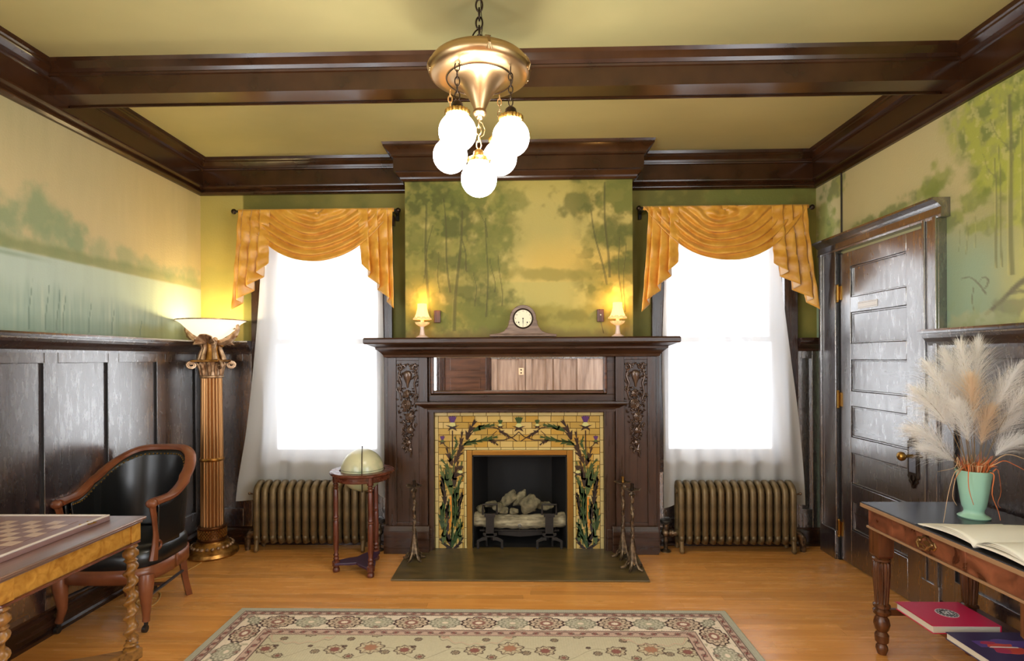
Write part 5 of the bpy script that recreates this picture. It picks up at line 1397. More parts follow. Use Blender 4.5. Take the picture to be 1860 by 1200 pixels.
# ------------------------------------------------------------------ globe on its stand
gx, gy = -1.072, 3.70
gs = thing('globe_stand', 'floor globe in a round mahogany three-legged stand before the left radiator', 'globe', (gx, gy, 0))
RZ = .652
def ringp(r_o, r_i, z0, z1, name, m_):
    MB().lathe([(r_i, z0), (r_o - .006, z0), (r_o, z0 + .006), (r_o, z1 - .006), (r_o - .006, z1), (r_i, z1), (r_i, z0)], n=64, cap=False).build(name, m_, gs)
ringp(.213, .150, RZ, RZ + .020, 'top_ring', 'mahogany_x')
ringp(.185, .168, RZ - .042, RZ + .001, 'apron', 'mahogany_x')
angs = [math.radians(198), math.radians(-57), math.radians(74)]
for a in angs:
    c_, s_ = .172 * math.cos(a), .172 * math.sin(a)
    lg_ = [(.014, .0), (.022, .004), (.024, .018), (.018, .032), (.012, .036), (.026, .042), (.026, .072), (.014, .078), (.020, .090), (.014, .102), (.019, .114), (.013, .126), (.017, .15), (.019, .25), (.018, .33), (.014, .345), (.019, .352), (.014, .36), (.019, .367), (.015, .38), (.017, .45), (.015, .545), (.012, .552), (.019, .562), (.013, .572), (.018, .582), (.013, .592), (.021, .598), (.021, .655), (.001, .656)]
    MB().lathe([(.001, 0)] + lg_, c=(c_, s_, 0), n=20).build('leg', 'mahogany_z', gs)
sh = []
for i, a in enumerate(angs):
    o_a = a; nx_ = angs[(i + 1) % 3]
    for q in (-.14, .14): sh.append((.185 * math.cos(a + q), .185 * math.sin(a + q)))
order = []
A = sorted([a % (2 * math.pi) for a in angs])
for i, a in enumerate(A):
    b_ = A[(i + 1) % 3] + (2 * math.pi if i == 2 else 0)
    order += [(.185 * math.cos(a - .13), .185 * math.sin(a - .13)), (.185 * math.cos(a + .13), .185 * math.sin(a + .13))]
    for t in (.25, .5, .75):
        th = lrp(a + .13, b_ - .13, t); r = .185 - .115 * math.sin(math.pi * t); order.append((r * math.cos(th), r * math.sin(th)))
MB().prism(order, 'z', .050, .066).build('lower_shelf', 'violet_shelf', gs, bev=.003, smooth=False)
GC = RZ + .018; GR = .142
go = MB().ell((0, 0, GC), GR, 48, 32).build('globe_ball', 'globe_map', gs)
MB().torus((0, 0, GC + .012), GR - .0002, .0012, 'z', 64, 5).build('equator_line', 'dark_bronze', gs)
mer = [((GR + .006) * math.sin(t), 0, GC + (GR + .006) * math.cos(t)) for t in [i * math.pi / 30 for i in range(-1, 31)]]
mo = MB().tube([Vector((p[0] * math.cos(-1.31), p[0] * math.sin(-1.31), p[2])) for p in mer], .003, 6, flat=1).build('meridian', 'dark_bronze', gs)
MB().tube([(0, 0, GC + GR), (0, 0, GC + GR + .018)], .004, 8).build('pole_pin', 'dark_bronze', gs)

# ------------------------------------------------------------------ rug
RX0, RX1, RY0, RY1 = -1.59, 1.135, 1.26, 3.09
def rug_paint(x, y):
    """distance fields of border bands; repeated rosettes and scrolls"""
    d = np.minimum(np.minimum(x - RX0, RX1 - x), np.minimum(y - RY0, RY1 - y))
    # coordinate running along the nearest side
    hor = (np.minimum(y - RY0, RY1 - y) <= np.minimum(x - RX0, RX1 - x))
    mx, my = (RX0 + RX1) / 2, (RY0 + RY1) / 2
    s = np.where(hor, x - mx, y - RY1 + .29)
    sage = C3(184, 178, 158); cream = C3(236, 218, 196); pink = C3(200, 168, 150); dark = C3(74, 48, 48); wine = C3(132, 62, 62); field = C3(202, 190, 160); grn = C3(168, 164, 136)
    c = np.broadcast_to(sage, x.shape + (3,)).copy()
    def bandm(a, b_): return ((d >= a) & (d < b_)).astype(float)
    c = mixc(c, pink, bandm(.045, .085)); c = mixc(c, cream, bandm(.085, .245)); c = mixc(c, pink, bandm(.245, .300)); c = mixc(c, field, (d >= .30).astype(float))
    for e in (.045, .085, .245, .300): c = mixc(c, dark, sm(.0035, .0015, np.abs(d - e)))
    # guard bands: meander with small flowers
    for ctr, w, per in ((.065, .016, .105), (.2725, .020, .120)):
        mk = bandm(ctr - w - .004, ctr + w + .004)
        ln = sm(.0045, .0015, np.abs(d - ctr - w * .7 * np.sin(s / per * 2 * np.pi)))
        c = mixc(c, dark, ln * mk * .8)
        q = ((s / per + .25) % .5 - .25) * per
        rr = np.hypot(q, (d - ctr - 0)); c = mixc(c, wine, sm(.011, .007, rr) * mk * .75); c = mixc(c, dark, sm(.004, .002, np.abs(rr - .013)) * mk * .6)
    # main border rosettes, alternating dark palmettes and pale ones
    mk = bandm(.09, .24); per = .36
    for off, col, rim, R0, w in ((0, wine, dark, .062, 1.0), (.5, grn, C3(124, 118, 100), .055, .85)):
        q = ((s / per + off + .5) % 1 - .5) * per; e = d - .165
        ang = np.arctan2(e, q * .8); rr = np.hypot(q * .72, e)
        pet = R0 * (1 + .16 * np.abs(np.sin(ang * 6)) - .08)
        c = mixc(c, C3(214, 190, 164) if off == 0 else C3(206, 196, 172), sm(.004, -.002, rr - pet) * mk)
        c = mixc(c, rim, sm(.006, .003, np.abs(rr - pet)) * mk * w)
        c = mixc(c, rim, sm(.005, .002, np.abs(rr - pet * .68 - .004 * np.sin(ang * 12))) * mk * w * .75)
        c = mixc(c, col, sm(.003, -.003, rr - pet * .42) * mk * w * .8)
        c = mixc(c, cream, sm(.003, -.001, rr - pet * .2) * mk)
        c = mixc(c, rim, sm(.35, .9, np.cos(ang * 12)) * sm(pet, pet * .7, rr) * sm(pet * .38, pet * .5, rr) * mk * .45 * w)
    q = ((s / per + .25) % .5 - .25) * per
    for e0 in (.105, .215):
        rr = np.hypot(q * .8, d - e0); c = mixc(c, wine, sm(.013, .009, rr) * mk * .55); c = mixc(c, dark, sm(.003, .001, np.abs(rr - .015)) * mk * .6)
    vine = sm(.004, .0015, np.abs(d - .165 - .045 * np.sin(s / per * 4 * np.pi))) * mk
    rr0 = np.hypot(((s / (per / 2) + .5) % 1 - .5) * per / 2 * .72, d - .165)
    c = mixc(c, C3(146, 134, 106), vine * sm(.06, .07, rr0) * .8)
    n_ = fbm(x * 40, y * 40, 3, 5)
    c = mixc(c, C3(172, 160, 128), sm(.62, .7, n_) * mk * sm(.06, .07, rr0) * .7)
    # field: scattered rosettes joined by curling stems
    fm = (d >= .303).astype(float)
    for (px_, py_, ox, oy, R0, col) in ((.34, .30, 0, .04, .038, wine), (.34, .30, .17, .19, .026, C3(150, 112, 92)), (.34, .30, .085, .10, .018, wine), (.34, .30, .25, .06, .016, C3(140, 118, 96)), (.34, .30, .05, .24, .014, C3(140, 118, 96)), (.17, .15, .04, .01, .008, C3(120, 96, 80)), (.68, .60, .17, .02, .052, C3(170, 110, 84))):
        gx_ = ((x - mx - ox) / px_ + .5) % 1 - .5; gy_ = ((y - RY1 + .40 + oy) / py_ + .5) % 1 - .5
        qx = gx_ * px_; qy = gy_ * py_; ang = np.arctan2(qy, qx); rr = np.hypot(qx * .85, qy)
        pet = R0 * (1 + .13 * np.sin(ang * 8))
        c = mixc(c, C3(206, 188, 156), sm(.003, -.002, rr - pet) * fm)
        c = mixc(c, dark, sm(.0045, .002, np.abs(rr - pet)) * fm * .9)
        c = mixc(c, col, sm(.003, -.002, rr - pet * .5) * fm * .85)
        c = mixc(c, dark, sm(.003, .001, np.abs(rr - pet * .55)) * fm * .6)
        c = mixc(c, dark, sm(.6, .95, np.cos(ang * 8 - 1.57)) * sm(pet, pet * .9, rr) * sm(pet * .55, pet * .65, rr) * fm * .5 * (R0 > .02))
    ph = np.sin((x - mx) / .34 * 2 * np.pi) * .05
    v1 = np.abs(((y - RY1 + .40) / .15 + .5) % 1 - .5) * .15
    c = mixc(c, C3(112, 100, 78), sm(.0035, .001, np.abs(((y - RY1 + .47 + ph) / .30 + .5) % 1 - .5) * .30) * fm * .55)
    # corner arcs of pink leaves along the inner border
    for cxp in (-.9, -.0, .9):
        r2 = np.hypot((x - mx - cxp) * .8, (y - RY1 + .30) * 1.6)
        c = mixc(c, C3(206, 164, 142), sm(.008, .0, np.abs(r2 - .13 - .012 * np.sin((x) * 90))) * fm * .8)
        c = mixc(c, dark, sm(.003, .001, np.abs(r2 - .145 - .012 * np.sin((x) * 90))) * fm * .6)
    return c * (.93 + .12 * fbm(x * 120, y * 120, 2, 9)[..., None])
xsv = np.linspace(RX0, RX1, 780)
ysv = np.concatenate([np.linspace(RY0, 2.5, 160)[:-1], np.linspace(2.5, RY1, 190)])
xx, yy2 = np.meshgrid(xsv, ysv)
cc_ = np.clip(rug_paint(xx, yy2), 0, 1).reshape(-1, 3)
edge = np.minimum(np.minimum(xx - RX0, RX1 - xx), np.minimum(yy2 - RY0, RY1 - yy2))
zz_ = .011 * np.clip(edge / .006, 0, 1) ** .5 + .001 + .0006 * np.sin(xx * 500)
me = bpy.data.meshes.new('area_rug'); Vv = np.stack([xx.ravel(), yy2.ravel(), zz_.ravel()], 1); nx2, ny2 = len(xsv), len(ysv)
ii = (np.arange(nx2 - 1)[None, :] + nx2 * np.arange(ny2 - 1)[:, None]).ravel()
Ff = np.stack([ii, ii + 1, ii + nx2 + 1, ii + nx2], 1)
me.vertices.add(len(Vv)); me.vertices.foreach_set('co', Vv.astype(np.float32).ravel()); me.loops.add(len(Ff) * 4); me.loops.foreach_set('vertex_index', Ff.astype(np.int32).ravel())
me.polygons.add(len(Ff)); me.polygons.foreach_set('loop_start', (np.arange(len(Ff)) * 4).astype(np.int32)); me.update(calc_edges=True)
at_ = me.color_attributes.new('paint', 'FLOAT_COLOR', 'POINT'); at_.data.foreach_set('color', np.concatenate([cc_, np.ones((len(cc_), 1))], 1).astype(np.float32).ravel())
me.materials.append(M['rug']); ro = bpy.data.objects.new('area_rug', me); COL.objects.link(ro)
tag(ro, 'sage and cream floral patterned area rug on the wooden floor', 'rug')
# ------------------------------------------------------------------ barrel armchair
chx, chy = -2.185, 3.02
ac = thing('barrel_armchair', 'round-backed wooden armchair in black leather with brass studs, left wall', 'chair', (chx, chy, 0), math.radians(2.5))
# plan of the rail: U open to the front (-Y)
def U(t):
    """t 0..1 from left arm tip around the back to the right tip -> (x, y)"""
    a = math.pi * (t * 1.0)
    if t < .22: f = t / .22; return (-.245 - .018 * math.sin(f * 1.57), lrp(-.185, .07, f))
    if t > .78: f = (1 - t) / .22; return (.245 + .018 * math.sin(f * 1.57), lrp(-.185, .07, f))
    th = math.pi - (t - .22) / .56 * math.pi
    return (.250 * math.cos(th), .07 + .235 * math.sin(th))
def railz(t):
    w_ = 1 - abs(2 * t - 1)
    return .672 + .205 * sm(.18, .86, np.array(w_)).item()
rail = []
for i in range(49):
    t = i / 48; x, y_ = U(t); lean = .05 * (railz(t) - .67) / .205
    rail.append((x * (1 + lean * .3), y_ + lean * .9, railz(t)))
rl = MB(); n_ = 8; V = []
for i, p in enumerate(rail):
    a = rail[max(i - 1, 0)]; b_ = rail[min(i + 1, 48)]
    tx, ty = b_[0] - a[0], b_[1] - a[1]; L = math.hypot(tx, ty); nx_, ny_ = -ty / L, tx / L   # inward side
    w_ = .030; h = .021
    end = min(i, 48 - i); w_ *= 1.15 if end < 2 else 1.0
    for k in range(n_):
        th = 2 * math.pi * k / n_ + math.pi / 8
        u_ = math.cos(th) * w_ * 1.05; v_2 = math.sin(th) * h
        V.append((p[0] + nx_ * u_, p[1] + ny_ * u_, p[2] + v_2))
F2 = [(i * n_ + k, i * n_ + (k + 1) % n_, (i + 1) * n_ + (k + 1) % n_, (i + 1) * n_ + k) for i in range(48) for k in range(n_)]
F2 += [tuple(range(n_))[::-1], tuple(48 * n_ + k for k in range(n_))]
rl.add(V, F2).build('top_rail', 'chair_wood', ac, ang=.9)
# upholstered shell between seat and rail: inner and outer skins
def shellp(inner):
    def fn(u, v):
        t = .035 + .93 * u; x, y_ = U(t); zt_ = railz(t) - .012; lean = .05 * (railz(t) - .67) / .205 * v
        z = lrp(.40, zt_, v); k_ = 1 - (.10 if inner else .015) - (.05 * (1 - v) if inner else .06 * (1 - v))
        bulge = .012 * math.sin(math.pi * v) if inner else 0
        return (x * (k_ - bulge) * (1 + lean * .3), (y_ - .02) * (k_ - bulge) + .02 + lean * .9, z)
    return fn
MB().grid(shellp(True), 60, 14).build('inner_back', 'leather', ac, ang=3, solid=.006)
MB().grid(shellp(False), 60, 8).build('outer_back', 'leather', ac, ang=3, solid=.004)
st = MB()
for i in range(54):
    t = .04 + .92 * i / 53; p = shellp(True)((t - .035) / .93, .955); q_ = Vector((p[0], p[1] - .02, 0)).normalized()
    st.ell((p[0] - q_.x * .006, p[1] - q_.y * .006, p[2]), .0052, 6, 4)
for s_ in (-1, 1):
    for i in range(9):
        st.ell((s_ * .232, -.150 + .004 * i, lrp(.44, .62, i / 8)), .0045, 6, 4)
ss = st.build('studs', 'brass', ac); ss['kind'] = 'stuff'
# seat cushion with rounded front
def seatp(u, v):
    th = 2 * math.pi * u
    cx_, cy_ = math.cos(th), math.sin(th); p = 3.2
    r = (abs(cx_) ** p + abs(cy_) ** p) ** (-1 / p)
    rr = [1.0, 1.035, 1.045, 1.03, .96, .80, .45, .001][int(round(v * 7))]; z = [.325, .335, .37, .405, .428, .440, .446, .448][int(round(v * 7))]
    return (cx_ * r * .245 * rr, cy_ * r * .235 * rr - .0, z)
MB().grid(seatp, 64, 7).build('seat', 'leather', ac, ang=3)
def seatf(u, v):
    th = 2 * math.pi * u; cx_, cy_ = math.cos(th), math.sin(th); p = 3.4; r = (abs(cx_) ** p + abs(cy_) ** p) ** (-1 / p)
    return (cx_ * r * .250, cy_ * r * .242, lrp(.265, .335, v))
MB().grid(seatf, 64, 2).build('seat_rail', 'chair_wood', ac, ang=3, solid=.02)
for s_ in (-1, 1):
    # arm post: flat scrolled bracket from the seat corner to the arm tip
    pts = [(s_ * .232, -.165, .36), (s_ * .234, -.150, .44), (s_ * .236, -.150, .50), (s_ * .240, -.165, .57), (s_ * .243, -.182, .63), (s_ * .245, -.190, .665)]
    MB().tube(pts, [.030, .022, .017, .017, .020, .024], 8, flat=.6).build('arm_post', 'chair_wood', ac)
    MB().torus((s_ * .238, -.128, .43), .022, .007, 'x', 16, 6).tube([(s_ * .238, -.13, .45), (s_ * .238, -.148, .52), (s_ * .240, -.155, .60)], [.006, .008, .006], 6).build('bracket', 'chair_wood', ac)
    MB().ell((s_ * .245, -.197, .668), (.030, .022, .024), 12, 8).build('arm_tip', 'chair_wood', ac)
    fl_ = MB()
    P3 = [(s_ * .222, -.205, .30), (s_ * .226, -.214, .26), (s_ * .226, -.216, .20), (s_ * .220, -.205, .13), (s_ * .214, -.196, .08), (s_ * .213, -.196, .055)]
    if s_ < 0: P3 = [(p_[0] + q_, p_[1], p_[2]) for p_, q_ in zip(P3, (0, .008, .018, .010, -.014, -.024))]
    fl_.tube(P3, [.036, .037, .031, .023, .018, .019], 10)
    lo_ = fl_.build('leg', 'chair_wood', ac); cxx = P3[-1][0]
    MB().tube([(cxx, -.196, .055), (cxx, -.196, .035)], .010, 8).tube([(cxx - .009, -.204, .018), (cxx + .009, -.204, .018)], .018, 14).build('caster', 'iron', lo_)
    bl_ = MB().tube([(s_ * .17, .20, .30), (s_ * .175, .21, .22), (s_ * .178, .225, .12), (s_ * .182, .262, .0)], [.026, .024, .021, .022], 4)
    bl_.build('leg', 'chair_wood', ac, smooth=False)
    MB().tube([(s_ * .214, -.19, .175), (s_ * .176, .218, .165)], .009, 8).build('stretcher', 'steel_blue', ac)
MB().tube([(-.195, .0, .17), (.195, .0, .17)], .010, 8).build('stretcher', 'walnut_x', ac)

# ------------------------------------------------------------------ games table, left
gt = thing('games_table', 'oak side table with burl apron and barley-twist legs at the left edge', 'table', (-1.99, 1.99, 0))
TX1, TX0, TY0, TY1 = .385, -.385, -.335, .335
TZ = .752
tp = MB().box(TX0, TX1, TY0, TY1, TZ - .012, TZ).box(TX0 + .010, TX1 - .010, TY0 + .010, TY1 - .010, TZ - .024, TZ - .012)
tp.build('table_top', 'table_varnish', gt, bev=.004)
for nm, c4 in (('apron', (TX1 - .045, TX1 - .025, TY0 + .06, TY1 - .06)), ('apron', (TX0 + .025, TX0 + .045, TY0 + .06, TY1 - .06)), ('apron', (TX0 + .06, TX1 - .06, TY1 - .045, TY1 - .025)), ('apron', (TX0 + .06, TX1 - .06, TY0 + .025, TY0 + .045))):
    B(*c4, TZ - .100, TZ - .022).build(nm, 'burl', gt)
MB().box(TX1 - .048, TX1 - .012, TY0 + .02, TY1 - .02, TZ - .106, TZ - .096).build('apron_bead', 'mahogany_y', gt, bev=.004)
MB().box(TX0 + .03, TX1 - .03, TY1 - .048, TY1 - .012, TZ - .106, TZ - .096).build('apron_bead', 'mahogany_x', gt, bev=.004)
def twist(cx_, cy_):
    B(cx_ - .026, cx_ + .026, cy_ - .026, cy_ + .026, TZ - .096, TZ - .022).build('corner_block', 'burl', gt, bev=.002)
    lg2 = MB()
    z1 = TZ - .096
    lg2.lathe([(.001, z1), (.026, z1), (.022, z1 - .012), (.028, z1 - .022), (.018, z1 - .030), (.030, z1 - .045), (.030, z1 - .058), (.018, z1 - .072), (.026, z1 - .080), (.018, z1 - .088), (.001, z1 - .089)][::-1], c=(cx_, cy_, 0), n=24)
    zb, zt_ = .235, z1 - .085; V = []; n_ = 18; m_ = 90
    for i in range(m_ + 1):
        z = lrp(zb, zt_, i / m_); ph_ = (z - zb) / .062 * 2 * math.pi
        for k in range(n_):
            a = 2 * math.pi * k / n_; r = .0195 + .0075 * math.cos(a - ph_) + .002 * math.cos(2 * (a - ph_))
            V.append((cx_ + r * math.cos(a), cy_ + r * math.sin(a), z))
    lg2.add(V, [(i * n_ + k, i * n_ + (k + 1) % n_, (i + 1) * n_ + (k + 1) % n_, (i + 1) * n_ + k) for i in range(m_) for k in range(n_)])
    lg2.lathe([(.001, .20), (.030, .20), (.030, .206), (.018, .212), (.027, .222), (.018, .232), (.020, .240), (.001, .241)], c=(cx_, cy_, 0), n=24)
    lg2.lathe([(.001, 0), (.016, 0), (.030, .012), (.034, .03), (.028, .052), (.018, .060), (.026, .070), (.026, .15), (.001, .151)], c=(cx_, cy_, 0), n=24)
    lg2.build('leg', 'oak_z', gt, ang=.9)
for sx_ in (-1, 1):
    for sy_ in (-1, 1): twist(sx_ * (TX1 - .042), sy_ * (TY1 - .042))
# low serpentine stretcher shelf
po = []
for i in range(17):
    t = i / 16; po.append((lrp(TX0 + .01, TX1 - .01, t), TY1 - .012 - .13 * math.sin(math.pi * t)))
for i in range(1, 16):
    t = i / 16; po.append((TX1 - .012 - .10 * math.sin(math.pi * t), lrp(TY1 - .01, TY0 + .01, t)))
for i in range(17):
    t = i / 16; po.append((lrp(TX1 - .01, TX0 + .01, t), TY0 + .012 + .13 * math.sin(math.pi * t)))
for i in range(1, 16):
    t = i / 16; po.append((TX0 + .012 + .10 * math.sin(math.pi * t), lrp(TY0 + .01, TY1 - .01, t)))
MB().prism(po[::-1], 'z', .150, .200).build('lower_shelf', 'oak_x', gt, bev=.006, smooth=False)
# inlaid games board lying on the table
gb = thing('games_board', 'framed wooden chequered games board lying on the left table', 'board game', (-1.985, 1.985, TZ))
bx, by, bt = .268, .275, .018
MB().box(-bx, bx, -by, by, 0, bt).build('board', 'board_wood', gb, bev=.002)
for a in ((bx - .012, bx, -by, by), (-bx, -bx + .012, -by, by), (-bx + .012, bx - .012, by - .012, by), (-bx + .012, bx - .012, -by, -by + .012)):
    B(*a, bt, bt + .006).build('rim', 'board_edge', gb, bev=.002)
q_ = .050; mq = None
for i in range(8):
    for j in range(8):
        m_ = 'square_light' if (i + j) % 2 else 'square_dark'
        if (i + j) % 2 and mq: o_ = mq.copy(); COL.objects.link(o_)
        else:
            o_ = MB().box(-q_ / 2, q_ / 2, -q_ / 2, q_ / 2, 0, .0012).build('square', m_, gb)
            if (i + j) % 2: mq = o_
        o_.location = ((i - 3.5) * q_ * .985, (j - 3.5) * q_ * .985, bt - .0002)
MB().tube([(bx - .03, .15, bt + .001), (bx + .01, .16, bt - .0), (bx + .012, .185, bt), (bx - .03, .19, bt + .001)], .0025, 6).build('clasp', 'brass', gb)

# ------------------------------------------------------------------ library table, right
LX0, LX1, LY0, LY1, LZ = 1.655, 2.195, 1.80, 2.735, .710
lt = thing('library_table', 'worn mahogany library table with slate-black top and reeded legs, right', 'table', ((LX0 + LX1) / 2, (LY0 + LY1) / 2, 0))
MB().box(LX0 + .004, LX1 - .004, LY0 + .004, LY1 - .004, LZ - .020, LZ).build('table_top', 'slate_top', lt, world=True, bev=.003)
MB().box(LX0, LX0 + .008, LY0, LY1, LZ - .022, LZ - .004).box(LX0, LX1, LY1 - .008, LY1, LZ - .022, LZ - .004).build('top_edge', 'edge_wood', lt, world=True, bev=.002)
ax0, ax1, ay0, ay1 = LX0 + .026, LX1 - .026, LY0 + .026, LY1 - .026
zl0, zl1 = LZ - .112, LZ - .020
B(ax0, ax0 + .02, ay0, ay1, zl0, zl1).build('apron', 'worn_wood', lt, world=True, bev=.004)
B(ax1 - .02, ax1, ay0, ay1, zl0, zl1).build('apron', 'worn_wood', lt, world=True)
B(ax0 + .02, ax1 - .02, ay1 - .02, ay1, zl0, zl1).build('apron', 'worn_wood', lt, world=True)
B(ax0 + .02, ax1 - .02, ay0, ay0 + .02, zl0, zl1).build('apron', 'worn_wood', lt, world=True)
MB().box(ax0 - .006, ax1 + .006, ay0 - .006, ay1 + .006, zl0 - .008, zl0 + .003).build('bead', 'edge_wood', lt, world=True, bev=.002)
dw = B(ax0 - .004, ax0 + .004, 2.12, 2.53, zl0 + .012, zl1 - .008).build('drawer', 'worn_wood', lt, world=True, bev=.003)
hy, hz = 2.315, (zl0 + zl1) / 2 + .002
hd = MB()
oc2 = [(.040, 0), (.034, .010), (.022, .010), (.014, .018), (0, .022), (-.014, .018), (-.022, .010), (-.034, .010), (-.040, 0), (-.032, -.012), (-.018, -.012), (-.008, -.019), (0, -.016), (.008, -.019), (.018, -.012), (.032, -.012)]
hd.tube([(ax0 - .008, hy + a * 1.3, hz + b_ * 1.25) for a, b_ in oc2], .0042, 6, closed=True)
hd.prism([(hy + a * .55, hz + b_ * .5) for a, b_ in oc2], 'x', ax0 - .009, ax0 - .004)
hd.tube([(ax0 - .008, hy - .034, hz + .003), (ax0 - .024, hy - .034, hz - .004), (ax0 - .027, hy - .018, hz - .022), (ax0 - .027, hy + .018, hz - .022), (ax0 - .024, hy + .034, hz - .004), (ax0 - .008, hy + .034, hz + .003)], .0036, 6)
hd.ell((ax0 - .010, hy - .034, hz + .003), .007, 8, 6).ell((ax0 - .010, hy + .034, hz + .003), .007, 8, 6)
hd.build('handle', 'antique_brass', dw, world=True)
def reeded(cx_, cy_):
    zt_ = zl1
    o_ = MB().frustum((cx_, cy_), .036, .036, .475, zt_)
    o_.frustum((cx_, cy_), .028, .036, .462, .475)
    def rd(r, z, a): return r * (1 - .16 * abs(math.cos(a * 7)) ** 3) if .245 < z < .445 else r
    pr = [(.001, .462), (.030, .462), (.038, .455), (.038, .448), (.030, .444), (.037, .438), (.038, .40), (.034, .33), (.029, .25), (.027, .244), (.036, .236), (.036, .226), (.026, .220), (.037, .208), (.034, .192), (.022, .182), (.030, .168), (.035, .145), (.028, .118), (.020, .108), (.030, .092), (.028, .060), (.017, .050), (.024, .040), (.026, .026), (.018, 0), (.001, 0)][::-1]
    # rings below are set askew like a spiral
    o_.lathe(pr, c=(cx_, cy_, 0), n=96, fn=rd)
    o_.build('leg', 'walnut_z', lt, world=True, ang=.6)
for cx_ in (ax0 + .058 - .02, ax1 - .038):
    for cy_ in (ay0 + .038, ay1 - .038): reeded(cx_, cy_)
for cy_ in (ay0 + .038, ay1 - .038): B(ax0 + .06, ax1 - .06, cy_ - .012, cy_ + .012, .185, .215).build('stretcher', 'walnut_x', lt, world=True, bev=.003)
SB = .232
B(ax0 + .13, ax1 - .02, ay0 + .03, ay1 - .03, .213, SB - .0).build('lower_shelf', 'walnut_y', lt, world=True, bev=.003)
# books below
def book(name, label, x0, x1, y0, y1, z0, th, cover, cat='book'):
    o = thing(name, label, cat, ((x0 + x1) / 2, (y0 + y1) / 2, z0), 0)
    w, d = (x1 - x0) / 2, (y1 - y0) / 2
    B(-w + .004, w - .002, -d + .004, d - .004, .003, th - .003).build('pages', 'page_edge', o)
    a = MB().box(-w, w, -d, d, 0, .003).build('back_cover', cover, o, bev=.001)
    b_ = B(-w, w, -d, d, th - .003, th).build('front_cover', cover, o, bev=.001)
    B(w - .002, w + .002, -d, d, 0, th).build('spine', cover, o, bev=.001)
    return o, b_, th
o, cvr, th = book('book', 'large crimson book with a round black and white emblem, under the right table', P(1627, 1092, Z=SB + .035).x, P(1750, 1094, Z=SB + .035).x - .02, P(1692, 1136, Z=SB + .035).y, P(1627, 1092, Z=SB + .035).y, SB, .035, 'red_cloth')
em = P(1720, 1113, Z=SB + .035); ex, ey = em.x - o.location.x, em.y - o.location.y
def disc(r, z, m_, nm, parent, n=40):
    return MB().lathe([(.0001, 0), (r, 0), (r, .0006), (.0001, .0006)], c=(ex, ey, z), n=n).build(nm, m_, parent, smooth=False)
d0 = disc(.044, th, 'emblem_white', 'emblem', cvr); d1 = MB().lathe([(.0001, 0), (.040, 0), (.040, .0006), (.0001, .0006)], c=(ex, ey, th + .0004), n=40).build('emblem_ring', 'black', cvr, smooth=False)
e2 = MB()
R9 = random.Random(4)
e2.lathe([(.028, th + .0008), (.030, th + .0014), (.032, th + .0008)], c=(ex, ey, 0), n=40, cap=False)
for i in range(16):
    a = i * math.pi / 8; r = .036; e2.box(ex + r * math.cos(a) - .0022, ex + r * math.cos(a) + .0022, ey + r * math.sin(a) - .0022, ey + r * math.sin(a) + .0022, th + .0008, th + .0014)
for (u0, v0, u1, v1) in ((-.018, -.014, -.010, .016), (-.018, .010, -.002, .016), (-.005, -.016, .003, .006), (.006, -.016, .020, -.010), (.012, -.010, .019, .016), (.002, .008, .010, .017), (-.016, -.004, -.004, .002)):
    e2.box(ex + u0, ex + u1, ey + v0, ey + v1, th + .0008, th + .0014)
e2.build('emblem_device', 'emblem_white', cvr)
MB().box(-.0 - (o.location.x - o.location.x) - .150, -.146, -.12, .12, th - .0002, th + .0003).build('hinge_groove', 'red_groove', cvr)
o2, cv2, th2 = book('book', 'dark plum picture book with coral print, on the shelf before the crimson book', P(1717, 1147, Z=SB + .030).x, LX1 - .06, 1.97, P(1717, 1147, Z=SB + .030).y, SB, .030, 'plum_cover')
_q = P(1815, 1172, Z=SB + .03); qx, qy = _q.x - o2.location.x - .02, _q.y - o2.location.y + .03
for k, (u, v, r0, r1, m_) in enumerate([(.02, -.03, .05, .028, 'orange_print'), (.055, .0, .045, .02, 'violet_print'), (.04, -.065, .05, .03, 'orange_print'), (.0, -.07, .03, .02, 'rose_print'), (-.01, -.01, .03, .012, 'rose_print')]):
    pl = [(qx + u + r0 * math.cos(i * math.pi / 12) * (1 + .15 * math.sin(i)), qy + v + r1 * math.sin(i * math.pi / 12)) for i in range(24)]
    MB().prism(pl, 'z', th2, th2 + .0006 + .0001 * k).build('cover_print', m_, cv2, smooth=False)
MB().prism([(qx -.03, qy -.045), (qx + .08, qy -.05), (qx + .08, qy -.043), (qx -.02, qy -.038)], 'z', th2, th2 + .0011).build('cover_print', 'emblem_white', cv2, smooth=False)
B(-.13, .13, .07, .12, th2, th2 + .0005).build('cover_band', 'violet_print', cv2)

# open sketch book on the table: spine across, pages arched
ob = thing('open_book', 'large open book of pale pages on the right table', 'book', (LX0 + .18, 2.065, LZ))
W2, Hh = .172, .285
MB().box(-W2 - .006, W2 + .006, -Hh - .006, Hh + .006, 0, .003).build('cover', 'black', ob)
def page(sgn, zoff, lift, seed, Wd=W2, trim=0.0):
    def fn(u, v):
        s_ = v * (Hh - trim); x = lrp(-Wd, Wd, u)
        z = .004 + zoff * (1 - v) + lift * math.sin(math.pi * min(1, v * 1.05)) ** .8 * (1 - .4 * v) + .003 * math.sin(u * 5 + seed) * v
        if v < .02: z = .004
        return (x, sgn * s_, z)
    return fn
for sgn in (-1, 1):
    stck = MB().grid(page(sgn, .010, .012, 1), 14, 24); s_o = stck.build('page_block', 'paper', ob, ang=3, solid=.004)
    for k in range(3):
        MB().grid(page(sgn, .012, .018 + .009 * k + (.01 if sgn < 0 else 0), 2 + k, W2 - .002, .004 * k), 14, 24).build('page', 'paper', ob, ang=3, solid=.0006)
